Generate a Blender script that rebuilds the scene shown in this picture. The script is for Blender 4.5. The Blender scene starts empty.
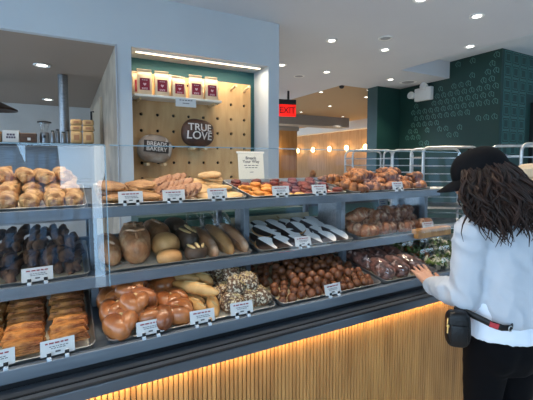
import bpy, bmesh, math, random
from mathutils import Vector, Matrix, Euler, noise, Quaternion
R = math.radians
PI = math.pi
S = bpy.context.scene
COL = S.collection
rnd = random.Random(7)

# ------------------------------------------------------------------ materials
def srgb(r, g, b):
    def f(c):
        c /= 255.0
        return c / 12.92 if c <= 0.04045 else ((c + 0.055) / 1.055) ** 2.4
    return (f(r), f(g), f(b), 1.0)

def mat(name, c1, rough=0.5, metal=0.0, c2=None, scale=20.0, detail=4.0, bump=0.0, bscale=None, lo=0.35, hi=0.65,
        vary=0.0, trans=0.0, alpha=1.0, emit=None, estr=0.0, stretch=None, coat=0.0, sub=0.0, c3=None, s3=60.0, t3=0.62, w3=0.05, spec=0.5):
    m = bpy.data.materials.new(name)
    m.use_nodes = True
    nt = m.node_tree; N = nt.nodes; L = nt.links
    p = N['Principled BSDF']
    p.inputs['Base Color'].default_value = c1
    p.inputs['Roughness'].default_value = rough
    p.inputs['Metallic'].default_value = metal
    p.inputs['Specular IOR Level'].default_value = spec
    p.inputs['Transmission Weight'].default_value = trans
    p.inputs['Alpha'].default_value = alpha
    p.inputs['Coat Weight'].default_value = coat
    if emit:
        p.inputs['Emission Color'].default_value = emit
        p.inputs['Emission Strength'].default_value = estr
    vec = None
    if c2 or bump or c3:
        tc = N.new('ShaderNodeTexCoord'); vec = tc.outputs['Object']
        if stretch:
            mp = N.new('ShaderNodeMapping'); mp.inputs['Scale'].default_value = stretch
            L.new(vec, mp.inputs['Vector']); vec = mp.outputs['Vector']
    col = None
    if c2:
        nz = N.new('ShaderNodeTexNoise'); nz.inputs['Scale'].default_value = scale; nz.inputs['Detail'].default_value = detail
        L.new(vec, nz.inputs['Vector'])
        rp = N.new('ShaderNodeValToRGB')
        rp.color_ramp.elements[0].position = lo; rp.color_ramp.elements[0].color = c1
        rp.color_ramp.elements[1].position = hi; rp.color_ramp.elements[1].color = c2
        L.new(nz.outputs['Fac'], rp.inputs['Fac']); col = rp.outputs['Color']
    if c3:
        nz = N.new('ShaderNodeTexNoise'); nz.inputs['Scale'].default_value = s3; nz.inputs['Detail'].default_value = 2
        L.new(vec, nz.inputs['Vector'])
        rp = N.new('ShaderNodeValToRGB')
        rp.color_ramp.elements[0].position = t3; rp.color_ramp.elements[0].color = (0, 0, 0, 1)
        rp.color_ramp.elements[1].position = t3 + w3; rp.color_ramp.elements[1].color = (1, 1, 1, 1)
        L.new(nz.outputs['Fac'], rp.inputs['Fac'])
        mx = N.new('ShaderNodeMixRGB'); mx.inputs['Color2'].default_value = c3
        if col: L.new(col, mx.inputs['Color1'])
        else: mx.inputs['Color1'].default_value = c1
        L.new(rp.outputs['Color'], mx.inputs['Fac']); col = mx.outputs['Color']
    if vary:
        oi = N.new('ShaderNodeObjectInfo')
        mr = N.new('ShaderNodeMapRange'); mr.inputs['To Min'].default_value = 1 - vary; mr.inputs['To Max'].default_value = 1 + vary
        L.new(oi.outputs['Random'], mr.inputs['Value'])
        hs = N.new('ShaderNodeHueSaturation')
        L.new(mr.outputs['Result'], hs.inputs['Value'])
        if col: L.new(col, hs.inputs['Color'])
        else: hs.inputs['Color'].default_value = c1
        col = hs.outputs['Color']
    if col: L.new(col, p.inputs['Base Color'])
    if bump:
        nb = N.new('ShaderNodeTexNoise'); nb.inputs['Scale'].default_value = bscale or scale * 2; nb.inputs['Detail'].default_value = 5
        L.new(vec, nb.inputs['Vector'])
        b = N.new('ShaderNodeBump'); b.inputs['Strength'].default_value = bump; b.inputs['Distance'].default_value = 0.01
        L.new(nb.outputs['Fac'], b.inputs['Height']); L.new(b.outputs['Normal'], p.inputs['Normal'])
    return m

def glass_mat(name, refl=1.0, tint=(1, 1, 1, 1), ior=1.5, rough=0.0, base=0.0):
    """thin clear sheet: see-through with a Fresnel mirror on top"""
    m = bpy.data.materials.new(name); m.use_nodes = True
    nt = m.node_tree; N = nt.nodes; L = nt.links
    N.remove(N['Principled BSDF'])
    out = N['Material Output']
    t = N.new('ShaderNodeBsdfTransparent'); t.inputs['Color'].default_value = tint
    g = N.new('ShaderNodeBsdfGlossy'); g.inputs['Roughness'].default_value = rough
    lw = N.new('ShaderNodeLayerWeight'); lw.inputs['Blend'].default_value = 0.5
    pw = N.new('ShaderNodeMath'); pw.operation = 'POWER'; pw.inputs[1].default_value = 5.0
    mu = N.new('ShaderNodeMath'); mu.operation = 'MULTIPLY_ADD'; mu.inputs[1].default_value = 0.9; mu.inputs[2].default_value = 0.04 * refl + base
    mu.use_clamp = True
    L.new(lw.outputs['Facing'], pw.inputs[0]); L.new(pw.outputs[0], mu.inputs[0])
    mx = N.new('ShaderNodeMixShader')
    L.new(mu.outputs[0], mx.inputs['Fac']); L.new(t.outputs[0], mx.inputs[1]); L.new(g.outputs[0], mx.inputs[2])
    L.new(mx.outputs[0], out.inputs['Surface'])
    return m

def emat(name, c, s):
    return mat(name, c, rough=0.5, emit=c, estr=s)

M = {}
M['wall'] = mat('painted_wall', srgb(188, 195, 200), 0.6, c2=srgb(183, 190, 196), scale=1.5)
M['ceil'] = mat('ceiling_paint', srgb(204, 206, 211), 0.75, c2=srgb(199, 201, 207), scale=0.8)
M['raised'] = mat('raised_ceiling_paint', srgb(205, 212, 218), 0.75)
M['floor'] = mat('polished_concrete', srgb(204, 198, 190), 0.4, c2=srgb(192, 186, 178), scale=3, bump=0.05)
M['jamb'] = mat('niche_jamb_paint', srgb(232, 226, 216), 0.55)
M['teal'] = mat('teal_paint', srgb(40, 92, 96), 0.6)
M['ply'] = mat('birch_plywood', srgb(214, 178, 128), 0.55, c2=srgb(192, 150, 100), scale=2.2, detail=7, stretch=(6, 6, 1.2), lo=0.3, hi=0.7)
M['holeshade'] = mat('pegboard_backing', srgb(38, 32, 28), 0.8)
M['dowel'] = mat('wooden_dowel', srgb(226, 196, 152), 0.5)
M['green'] = mat('green_wall_paint', srgb(22, 58, 53), 0.45, c2=srgb(19, 53, 49), scale=1.2)
M['greenline'] = mat('green_wall_pattern', srgb(92, 138, 130), 0.4)
M['greenline2'] = mat('square_pattern_paint', srgb(66, 116, 110), 0.4)
M['steel'] = mat('brushed_steel', srgb(150, 152, 155), 0.32, 0.9, c2=srgb(128, 130, 134), scale=6, stretch=(1, 20, 20))
M['pan'] = mat('aluminium_sheet_pan', srgb(196, 196, 194), 0.3, 0.85, c2=srgb(160, 160, 160), scale=12)
M['rail'] = mat('blue_grey_rail', srgb(116, 124, 132), 0.38, 0.3, c2=srgb(106, 114, 123), scale=5, stretch=(1, 8, 8))
M['lip'] = mat('dark_counter_lip', srgb(84, 90, 98), 0.28, 0.4)
M['black'] = mat('black_metal', srgb(20, 21, 24), 0.4)
M['slat'] = mat('oak_slats', srgb(190, 138, 78), 0.5, c2=srgb(160, 110, 58), scale=3, detail=6, stretch=(8, 8, 0.8), bump=0.1, bscale=12)
M['paper'] = mat('baking_parchment', srgb(214, 196, 160), 0.7, c2=srgb(196, 174, 134), scale=14, c3=srgb(168, 132, 84), s3=26, t3=0.66)
M['parch'] = mat('white_parchment', srgb(232, 224, 205), 0.7, c2=srgb(220, 205, 178), scale=14)
M['card'] = mat('white_card', srgb(206, 206, 204), 0.6)
M['ink'] = mat('dark_ink', srgb(84, 82, 84), 0.6)
M['redink'] = mat('maroon_ink', srgb(140, 40, 50), 0.6)
M['clip'] = mat('clear_white_clip', srgb(205, 212, 218), 0.3)
M['white'] = mat('white_plastic', srgb(228, 228, 226), 0.4)
M['cream'] = mat('cream_kraft_bag', srgb(230, 206, 170), 0.6, c2=srgb(222, 194, 156), scale=12, bump=0.25, bscale=30)
M['brownbag'] = mat('brown_kraft_bag', srgb(206, 168, 118), 0.65, c2=srgb(188, 148, 98), scale=9, bump=0.3, bscale=25)
M['maroon'] = mat('maroon_label', srgb(150, 30, 52), 0.5)
M['pinkmark'] = mat('pale_pink_print', srgb(236, 196, 196), 0.5)
M['cases'] = glass_mat('clear_case_glass', refl=1.0)
M['coated'] = glass_mat('reflective_guard_glass', refl=1.0, base=0.03)
M['edge'] = mat('polished_glass_edge', srgb(176, 200, 210), 0.15, trans=0.4)
M['film'] = glass_mat('clear_plastic_film', refl=1.2, rough=0.12, base=0.05, tint=(0.97, 0.97, 0.98, 1))
M['bagfilm'] = glass_mat('clear_bread_bag', refl=1.0, rough=0.16, base=0.04, tint=(0.96, 0.96, 0.97, 1))
M['clear'] = glass_mat('clear_clamshell', refl=1.3, rough=0.06, base=0.03)
M['red'] = emat('exit_red', srgb(255, 30, 20), 1.1)
M['led'] = emat('warm_led', (1.0, 0.80, 0.55, 1), 5.0)
M['lamp'] = emat('downlight_glow', (1.0, 0.93, 0.82, 1), 9.0)
M['wlamp'] = emat('sconce_glow', (1.0, 0.74, 0.38, 1), 7.0)
M['tanwall'] = mat('oak_wall_panel', srgb(178, 138, 92), 0.55, c2=srgb(160, 120, 76), scale=2, stretch=(6, 6, 0.6))
M['tanceil'] = mat('tan_ceiling', srgb(178, 150, 118), 0.7)
M['greybeam'] = mat('grey_bulkhead', srgb(158, 160, 164), 0.7)
M['kceil'] = mat('kitchen_ceiling', srgb(150, 134, 122), 0.7)
M['ktile'] = mat('kitchen_wall', srgb(196, 192, 188), 0.5, c2=srgb(186, 182, 178), scale=3)
M['kmarble'] = mat('veined_panel', srgb(176, 160, 142), 0.4, c2=srgb(146, 130, 114), scale=4, detail=8, lo=0.4, hi=0.6)
M['kdoor'] = mat('pale_door_veneer', srgb(186, 166, 142), 0.5)
M['darkwood'] = mat('dark_walnut', srgb(88, 60, 40), 0.5, c2=srgb(66, 44, 30), scale=5, stretch=(1, 6, 6))
M['asphalt'] = mat('pale_pavement', srgb(200, 196, 190), 0.9, c2=srgb(188, 184, 180), scale=8)
M['brick'] = mat('dark_brick', srgb(58, 50, 48), 0.8, c2=srgb(48, 42, 40), scale=6)
M['winglass'] = mat('dark_window_pane', srgb(70, 92, 112), 0.15, 0.2)
M['gbuild'] = mat('grey_facade', srgb(46, 48, 54), 0.8, c2=srgb(38, 40, 46), scale=2)

# ------------------------------------------------------------------ mesh builder
class B:
    def __init__(self):
        self.bm = bmesh.new()
    def box(self, c, s, bev=0.0, rot=None, segs=2):
        mx = Matrix.Translation(Vector(c))
        if rot is not None: mx = mx @ (rot.to_matrix().to_4x4() if isinstance(rot, Euler) else rot)
        mx = mx @ Matrix.Diagonal((s[0], s[1], s[2], 1))
        g = bmesh.ops.create_cube(self.bm, size=1.0, matrix=mx)
        if bev:
            es = set()
            for v in g['verts']: es.update(v.link_edges)
            bmesh.ops.bevel(self.bm, geom=list(es), offset=bev, segments=segs, profile=0.5, affect='EDGES')
        return self
    def bb(self, x0, x1, y0, y1, z0, z1, bev=0.0):
        return self.box(((x0 + x1) / 2, (y0 + y1) / 2, (z0 + z1) / 2), (x1 - x0, y1 - y0, z1 - z0), bev)
    def grid(self, rows, wrap=True, capa=True, capb=True):
        """rows: list of rings (lists of points)"""
        V = [[self.bm.verts.new(p) for p in r] for r in rows]
        for a, b in zip(V, V[1:]):
            n = len(a)
            for i in range(n if wrap else n - 1):
                j = (i + 1) % n
                try: self.bm.faces.new((a[i], a[j], b[j], b[i]))
                except ValueError: pass
        if wrap and capa: self.bm.faces.new(list(reversed(V[0])))
        if wrap and capb: self.bm.faces.new(V[-1])
        return self
    def tube(self, pts, rad, n=8, flat=1.0, up=None, caps=True):
        pts = [Vector(p) for p in pts]
        if not isinstance(rad, (list, tuple)): rad = [rad] * len(pts)
        rows = []; prev = None
        for i, p in enumerate(pts):
            t = (pts[min(i + 1, len(pts) - 1)] - pts[max(i - 1, 0)]).normalized()
            if prev is None:
                u = Vector(up) if up else (Vector((0, 0, 1)) if abs(t.z) < 0.9 else Vector((1, 0, 0)))
            else: u = prev
            s = t.cross(u)
            if s.length < 1e-6: s = t.cross(Vector((0.3, 1, 0.2)))
            s.normalize(); u = s.cross(t).normalized(); prev = u
            rows.append([p + (s * math.cos(2 * PI * k / n) + u * math.sin(2 * PI * k / n) * flat) * rad[i] for k in range(n)])
        return self.grid(rows, capa=caps, capb=caps)
    def capsule(self, a, b, ra, rb, n=14, rings=5, sq=1.0, axis=None):
        """tapered limb with round ends"""
        a = Vector(a); b = Vector(b); d = (b - a); L = d.length; t = d.normalized()
        pts = []; rad = []
        for i in range(rings):
            th = PI / 2 * (1 - i / rings); pts.append(a - t * ra * math.sin(th) ); rad.append(max(1e-4, ra * math.cos(th)))
        for i in range(5):
            f = i / 4; pts.append(a + d * f); rad.append(ra + (rb - ra) * f)
        for i in range(1, rings + 1):
            th = PI / 2 * i / rings; pts.append(b + t * rb * math.sin(th)); rad.append(max(1e-4, rb * math.cos(th)))
        return self.tube(pts, rad, n, sq, axis)
    def lathe(self, prof, c=(0, 0, 0), n=20, mx=None):
        c = Vector(c); rows = []
        for r, z in prof:
            ring = []
            for k in range(n):
                p = Vector((max(r, 1e-4) * math.cos(2 * PI * k / n), max(r, 1e-4) * math.sin(2 * PI * k / n), z))
                ring.append((mx @ p if mx else p) + c)
            rows.append(ring)
        return self.grid(rows)
    def blob(self, c, r, e=1.0, amp=0.0, fs=10.0, seed=0, nu=20, nv=12, flat=None, rot=None, fn=None):
        c = Vector(c); rows = []
        def sp(x): return math.copysign(abs(x) ** e, x)
        for i in range(nv + 1):
            ph = -PI / 2 + PI * (0.02 + 0.96 * i / nv)
            ring = []
            for k in range(nu):
                th = 2 * PI * k / nu
                d = Vector((sp(math.cos(ph)) * sp(math.cos(th)), sp(math.cos(ph)) * sp(math.sin(th)), sp(math.sin(ph))))
                p = Vector((d.x * r[0], d.y * r[1], d.z * r[2]))
                if amp: p = p * (1 + amp * noise.noise(p * fs + Vector((seed * 7.3, seed * 3.1, seed))))
                if fn: p = fn(p)
                if flat is not None and p.z < flat * r[2]: p.z = flat * r[2]
                if rot is not None: p = rot @ p
                ring.append(p + c)
            rows.append(ring)
        return self.grid(rows)
    def quad(self, a, b, c, d):
        self.bm.faces.new([self.bm.verts.new(p) for p in (a, b, c, d)]); return self
    def poly(self, pts, h, z=0.0):
        """prism from an xy outline"""
        lo = [(x, y, z) for x, y in pts]; hi = [(x, y, z + h) for x, y in pts]
        return self.grid([lo, hi])
    def xf(self, mx):
        bmesh.ops.transform(self.bm, matrix=mx, verts=self.bm.verts); return self
    def mesh(self, name, m, smooth=True, angle=40):
        bmesh.ops.recalc_face_normals(self.bm, faces=self.bm.faces)
        me = bpy.data.meshes.new(name); self.bm.to_mesh(me); self.bm.free()
        for x in (m if isinstance(m, (list, tuple)) else [m]): me.materials.append(x)
        if smooth:
            me.shade_smooth()
            try: me.set_sharp_from_angle(angle=R(angle))
            except Exception: pass
        return me
    def obj(self, name, m, parent=None, smooth=True, angle=40):
        return link(name, self.mesh(name, m, smooth, angle), parent)

def link(name, me, parent=None, mx=None):
    o = bpy.data.objects.new(name, me); COL.objects.link(o)
    if parent is not None: o.parent = parent
    if mx is not None: o.matrix_basis = mx
    return o
def tag(o, label, cat, group=None):
    o['label'] = label; o['category'] = cat
    if group: o['group'] = group
    return o
def thing(name, label, cat, mx=None, group=None):
    o = bpy.data.objects.new(name, None); COL.objects.link(o); o.empty_display_size = 0.05
    if mx is not None: o.matrix_basis = mx if isinstance(mx, Matrix) else Matrix.Translation(Vector(mx))
    return tag(o, label, cat, group)
def struct(o):
    o['kind'] = 'structure'; return o
def dup(root, mx, label=None, group=None):
    r = root.copy(); COL.objects.link(r); r.matrix_basis = mx
    if label: r['label'] = label
    if group: r['group'] = group
    for ch in list(root.children):
        c = ch.copy(); COL.objects.link(c); c.parent = r
        for g in list(ch.children):
            d = g.copy(); COL.objects.link(d); d.parent = c
    return r
def T(x, y, z): return Matrix.Translation((x, y, z))
def RZ(a): return Matrix.Rotation(R(a), 4, 'Z')
def RX(a): return Matrix.Rotation(R(a), 4, 'X')
def RY(a): return Matrix.Rotation(R(a), 4, 'Y')
ORD = ['', 'first', 'second', 'third', 'fourth', 'fifth', 'sixth', 'seventh', 'eighth', 'ninth', 'tenth', 'eleventh', 'twelfth', 'thirteenth']
def text_mesh(s, size, m, name, depth=0.001, spacing=1.0):
    cu = bpy.data.curves.new('lettering', 'FONT'); cu.body = s; cu.size = size; cu.extrude = depth
    cu.align_x = 'CENTER'; cu.align_y = 'CENTER'; cu.space_line = 0.85; cu.offset = size * 0.012
    cu.space_character = spacing
    o = bpy.data.objects.new('lettering', cu); COL.objects.link(o)
    dg = bpy.context.evaluated_depsgraph_get(); dg.update()
    me = bpy.data.meshes.new_from_object(o.evaluated_get(dg)); me.name = name
    bpy.data.objects.remove(o); bpy.data.curves.remove(cu)
    me.materials.clear(); me.materials.append(m)
    return me
FACE = RX(90)          # lays xy art upright, facing -Y
def remesh(b, name, mats, vox, parent=None, smooth_it=4, disp=0.0, dscale=8.0, seed=0):
    """melts overlapping pieces into one continuous surface"""
    o = b.obj(name, mats, None)
    md = o.modifiers.new('r', 'REMESH'); md.mode = 'VOXEL'; md.voxel_size = vox; md.use_smooth_shade = True
    sm = o.modifiers.new('s', 'SMOOTH'); sm.iterations = smooth_it; sm.factor = 0.5
    dg = bpy.context.evaluated_depsgraph_get(); dg.update()
    me = bpy.data.meshes.new_from_object(o.evaluated_get(dg)); me.name = name
    bpy.data.objects.remove(o)
    if disp:
        ns = [v.normal.copy() for v in me.vertices]
        for v, n in zip(me.vertices, ns):
            p = v.co
            k = noise.noise(Vector((p.x * dscale + seed, p.y * dscale, p.z * dscale * 0.8)))
            k2 = 1 - abs(noise.noise(Vector((p.x * dscale * 1.3 + p.z * 9, p.y * dscale * 1.3 - seed, p.z * dscale * 1.1)))) * 2
            v.co = p + n * disp * (k * 0.6 + k2 * 0.5)
    me.shade_smooth()
    return link(name, me, parent)
SKY = 6.0; EXPO = -0.32
# ------------------------------------------------------------------ camera
cam = bpy.data.cameras.new('camera'); camo = bpy.data.objects.new('camera', cam); COL.objects.link(camo)
camo.location = (0, 0, 1.58)
camo.rotation_euler = (R(90 - 3.537), 0, R(61.493 - 90))
cam.sensor_width = 36; cam.lens = 364 / 533 * 36
cam.shift_y = -15 / 533; cam.shift_x = 0.0
cam.clip_start = 0.05; cam.clip_end = 200
S.camera = camo

# ------------------------------------------------------------------ setting
H = 3.125
struct(B().bb(-6, 16, -2.7, 24, -0.15, 0).obj('floor', M['floor'], None, False))
b = B()
b.bb(-6, 4.85, -2.6, 8.3, H, H + 0.14)
b.bb(4.85, 6.6, 4.37, 5.78, H, H + 0.14)
b.bb(4.85, 4.93, -2.6, 4.37, H, 3.5)
b.bb(4.93, 6.6, 4.37, 4.45, H + 0.14, 3.5)
ceil = struct(b.obj('ceiling', M['ceil'], None, False))
struct(B().bb(4.93, 10.2, -2.6, 4.37, 3.42, 3.52).obj('ceiling_raised', M['raised'], None, False))
b = B(); b.bb(4.85, 16, 5.78, 24, 3.2, 3.3); b.bb(2.2, 4.85, 8.3, 24, 3.2, 3.3)
struct(b.obj('ceiling_dining', M['tanceil'], None, False))
# wall with the kitchen opening and the bread niche
b = B()
b.bb(-6, 0.41, 3.6, 3.66, 2.645, H)
b.bb(0.41, 2.116, 3.6, 4.05, 2.645, H)
b.bb(0.417, 0.537, 3.6, 4.05, 0, 2.645)
b.bb(0.537, 1.98, 3.6, 4.05, 0, 1.36)
b.bb(1.98, 2.116, 3.6, 4.05, 0, 2.645)
b.bb(2.0, 2.116, 4.05, 8.2, 0, H)
struct(b.obj('wall_back', M['wall'], None, False))
struct(B().bb(0.537, 1.98, 3.96, 4.05, 1.36, 2.645).obj('wall_niche', M['teal'], None, False))
struct(B().bb(0.403, 0.417, 3.592, 3.63, 0, 2.645).obj('trim_1', M['greybeam'], None, False))
# peg board with true round holes
X0, PW, NX = 0.582, 0.1655, 8
Z1, NZ = 2.488, 7
b = B(); hr = 0.0165
for i in range(NX):
    for k in range(NZ):
        cx = X0 + PW * (i + 0.5); cz = Z1 - PW * (k + 0.5)
        n = 16
        sq = []; ci = []; cb = []
        for q in range(n):
            an = 2 * PI * q / n + PI / 4
            c_, s_ = math.cos(an), math.sin(an); mxv = max(abs(c_), abs(s_))
            sq.append((cx + PW / 2 * c_ / mxv, 3.905, cz + PW / 2 * s_ / mxv))
            ci.append((cx + hr * c_, 3.905, cz + hr * s_)); cb.append((cx + hr * c_, 3.935, cz + hr * s_))
        b.grid([sq, ci, cb], capa=False, capb=False)
bmesh.ops.remove_doubles(b.bm, verts=b.bm.verts, dist=1e-4)
pg = b.obj('peg_board', M['ply'], None, True, 30)
tag(pg, 'birch plywood peg board with rows of round black holes in the lit niche', 'peg board')
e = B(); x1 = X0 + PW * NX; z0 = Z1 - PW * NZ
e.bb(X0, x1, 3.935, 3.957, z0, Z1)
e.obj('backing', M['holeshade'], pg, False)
# niche LED strip
t = thing('led_strip', 'bright white light strip along the front of the niche ceiling', 'light', (1.25, 3.70, 2.645))
B().bb(-0.66, 0.68, -0.02, 0.02, -0.012, 0.0).obj('channel', M['white'], t, False)
B().bb(-0.655, 0.675, -0.014, 0.014, -0.017, -0.012).obj('diffuser', M['led'], t, False)
# the green walls
b = B(); b.bb(6.2, 10.0, 3.45, 5.5, 0, 3.5); b.bb(5.55, 10.0, 5.5, 5.78, 0, 3.24)
gw = struct(b.obj('wall_green', M['green'], None, False))
b = B()
def strip(p, q, w, nrm):
    p = Vector(p); q = Vector(q); d = (q - p).normalized(); s = d.cross(nrm) * w / 2; o = nrm * 0.003
    b.grid([[p - s, p + s, p + s + o, p - s + o], [q - s, q + s, q + s + o, q - s + o]])
rr = random.Random(3)
for j in range(16):
    for k in range(13):
        yy = 3.54 + j * 0.135 + (0.067 if k % 2 else 0); z = 3.34 - k * 0.125
        if yy > 5.3 or (z > 3.08 and yy > 4.3): continue
        dens = 1.15 - abs((z - 2.75) - (yy - 3.9) * -0.33) * 1.5 - max(0, yy - 4.6) * 0.7
        if rr.random() > dens: continue
        s_ = 0.048
        n_ = Vector((-1, 0, 0)); x = 6.2
        a_ = [(x, yy - s_, z - s_), (x, yy - s_ * 0.1, z - s_ * 0.4), (x, yy - s_ * 0.1, z + s_), (x, yy - s_, z + s_ * 0.4)]
        for p_, q_ in zip(a_, a_[1:] + a_[:1]): strip(p_, q_, 0.007, n_)
        a_ = [(x, yy + s_ * 0.15, z + s_), (x, yy + s_ * 0.9, z), (x, yy + s_ * 0.15, z - s_)]
        for p_, q_ in zip(a_, a_[1:]): strip(p_, q_, 0.007, n_)
struct(b.obj('leaf_pattern', M['greenline'], gw, False))
b = B()
for i in range(9):
    for k in range(8):
        x = 6.38 + i * 0.235; z = 3.30 - k * 0.215
        if i > 2 and z < 2.7: continue
        for s_, w_ in ((0.098, 0.012), (0.062, 0.009)):
            a_ = [(x - s_, 3.45, z - s_), (x + s_, 3.45, z - s_), (x + s_, 3.45, z + s_), (x - s_, 3.45, z + s_)]
            for p_, q_ in zip(a_, a_[1:] + a_[:1]): strip(p_, q_, w_, Vector((0, -1, 0)))
struct(b.obj('square_pattern', M['greenline2'], gw, False))
# opening with a lit letter in the green wall
w = struct(B().bb(7.12, 7.2, 3.39, 3.449, 0.9, 2.62).bb(8.3, 8.38, 3.39, 3.449, 0.9, 2.62).bb(7.2, 8.3, 3.39, 3.449, 2.54, 2.62).bb(7.2, 8.3, 3.39, 3.449, 0.9, 0.98).obj('window_1', M['black'], None, False))
struct(B().bb(7.2, 8.3, 3.42, 3.449, 0.98, 2.54).obj('pane', mat('dim_amber_glass', srgb(120, 96, 50), 0.3, c2=srgb(60, 70, 74), scale=2.0), w, False))
me = text_mesh('A', 0.42, emat('lit_letter', (1.0, 0.78, 0.35, 1), 1.2), 'lit_letter', 0.01)
struct(link('lit_letter', me, w, T(7.36, 3.405, 2.12) @ FACE))
# dining room beyond
struct(B().bb(10.0, 10.2, 5.5, 24, 0, 3.2).obj('wall_dining', M['tanwall'], None, False))
struct(B().bb(2.0, 10.0, 23.5, 23.7, 0, 3.2).obj('wall_far', M['tanwall'], None, False))
b = B(); b.bb(9.72, 10.0, 5.8, 23.5, 2.86, 3.2); struct(b.obj('trim_2', M['jamb'], None, False))
b = B(); b.bb(4.6, 9.1, 10.4, 11.0, 2.86, 3.2); struct(b.obj('trim_3', M['greybeam'], None, False))
b = B(); b.bb(6.3, 7.35, 11.2, 11.9, 0, 2.72); p_ = struct(b.obj('pillar', M['tanwall'], None, False))
struct(B().bb(6.25, 7.4, 11.15, 11.95, 2.72, 3.2).obj('trim_4', M['greybeam'], None, False))
# outer shell
struct(B().bb(10.0, 10.2, -2.6, 5.5, 0, 3.5).obj('wall_right', M['wall'], None, False))
b = B()
for x in (-5.9, 6.4, 9.9): b.bb(x - 0.04, x + 0.04, -2.66, -2.58, 0, 3.12)
struct(B().bb(0.5, 3.2, -2.7, -2.6, 0, 3.12).obj('wall_front_blocker', M['green'], None, False))  # unseen wall length, added to block daylight and darken the pane reflections
struct(b.obj('window_2', M['black'], None, False))
# kitchen behind the opening
struct(B().bb(-6, 0.417, 3.66, 8.2, 2.645, 2.75).obj('ceiling_kitchen', M['kceil'], None, False))
struct(B().bb(-6, 2.0, 8.0, 8.2, 0, 2.645).obj('wall_kitchen', M['ktile'], None, False))
struct(B().bb(0.405, 0.417, 3.63, 4.05, 0, 2.645).bb(0.405, 0.55, 4.05, 8.0, 0, 2.645).obj('wall_pantry', M['kmarble'], None, False))
d = struct(B().bb(0.37, 0.404, 5.15, 6.65, 0.02, 2.42, 0.004).obj('door_1', M['kdoor'], None, False))
struct(B().tube([(0.375, 6.27, 2.36), (0.33, 6.27, 2.36), (0.33, 6.27, 2.08), (0.375, 6.27, 2.08)], 0.014, 8).obj('door_handle', M['black'], d))

# ------------------------------------------------------------------ ceiling lamps and fittings
def fixture(x, y, z, r, label, lit, power, group, kind='downlight'):
    t = thing(kind, label, 'ceiling light' if lit else 'ceiling disc', (x, y, z), group)
    n = 28
    B().lathe([(r * 1.0, 0), (r * 1.0, -0.006), (r * 0.93, -0.010), (r * 0.72, -0.007), (r * 0.70, -0.001), (r * 0.7, 0.0)], n=n).obj('trim_ring', M['white'], t)
    if lit:
        B().lathe([(0.001, -0.005), (r * 0.56, -0.0045), (r * 0.56, -0.001), (0.001, -0.001)], n=n).obj('lens', M['lamp'], t)
        l = bpy.data.lights.new('downlight_lamp', 'SPOT'); l.energy = power; l.spot_size = R(105); l.spot_blend = 0.7
        l.color = (1.0, 0.86, 0.68); l.shadow_soft_size = 0.05
        lo = bpy.data.objects.new('downlight_lamp', l); COL.objects.link(lo); lo.location = (x, y, z - 0.03)
    else:
        B().lathe([(0.001, -0.012), (r * 0.69, -0.009), (r * 0.69, -0.001), (0.001, -0.001)], n=n).obj('cover', M['greybeam'], t)
    return t
DL = [(2.981, 3.755, 'lit round downlight nearest the top corner of the blue wall, alone'),
      (3.863, 3.706, 'lit round downlight in the middle of the pale ceiling, below the unlit disc'),
      (3.839, 2.409, 'largest lit round downlight near the top right of the ceiling'),
      (4.75, 3.06, 'lit downlight beside the edge of the raised ceiling by the green wall'),
      (5.319, 4.95, 'lit downlight next to the flat disc above the emergency light'),
      (3.926, 5.075, 'lit round downlight farther back, left of the dining room edge'),
      (3.025, 5.055, 'lit downlight half behind the edge of the blue wall, above the exit sign'),
      (2.979, 2.42, 'lit round downlight cut by the top edge of the picture')]
for x, y, lb in DL: fixture(x, y, H, 0.075, lb, True, 120, 'recessed downlights in the pale ceiling')
for x, y, e_ in ((-.45, 1.45, 70), (.40, 1.45, 75), (1.25, 1.45, 75), (2.10, 1.5, 60), (-.45, 2.42, 50), (.40, 2.42, 50), (1.25, 2.42, 50)):  # unseen downlights assumed over the case, added to warm the food
    struct(B().lathe([(0.075, 0), (0.075, -0.006), (0.07, -0.010), (0.05, -0.007), (0.05, 0.0)], n=24).xf(T(x, y, H)).obj('added_downlight_ring', M['white'], ceil))
    struct(B().lathe([(0.001, -0.005), (0.045, -0.0045), (0.045, -0.001), (0.001, -0.001)], n=24).xf(T(x, y, H)).obj('added_downlight_lens', M['lamp'], ceil))
    l = bpy.data.lights.new('downlight_lamp', 'SPOT'); l.energy = e_ * 0.95; l.spot_size = R(125); l.spot_blend = 0.7
    l.color = (1.0, 0.84, 0.64); l.shadow_soft_size = 0.16
    lo = bpy.data.objects.new('downlight_lamp', l); COL.objects.link(lo); lo.location = (x, y, H - 0.03)
fixture(3.507, 3.36, H, 0.085, 'unlit white ring in the ceiling just above a lit downlight', False, 0, 'flat ceiling discs', 'ceiling_disc')
fixture(5.784, 4.948, H, 0.16, 'large flat white disc in the ceiling near the emergency light', False, 0, 'flat ceiling discs', 'ceiling_disc')
fixture(3.671, 5.541, H, 0.10, 'faint flat disc in the ceiling left of the dining room edge', False, 0, 'flat ceiling discs', 'ceiling_disc')
DN = [(5.158, 6.867, 'small dining downlight at the upper left of the tan ceiling'), (6.651, 8.424, 'small dining downlight near the middle of the tan ceiling'),
      (6.62, 9.85, 'small dining downlight lowest on the left, right of the exit sign'), (8.561, 10.108, 'small dining downlight just above the end of the grey beam'),
      (6.528, 6.853, 'small dining downlight beside the green wall, lower of two'), (5.961, 6.168, 'small dining downlight beside the green wall, upper of two')]
for x, y, lb in DN: fixture(x, y, 3.2, 0.06, lb, True, 90, 'small downlights in the dining ceiling')
fixture(-0.222, 4.719, 2.64, 0.085, 'larger and nearer kitchen downlight seen through the opening', True, 30, 'kitchen downlights')
fixture(-0.271, 7.207, 2.64, 0.085, 'smaller kitchen downlight nearer the back wall', True, 30, 'kitchen downlights')
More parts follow.
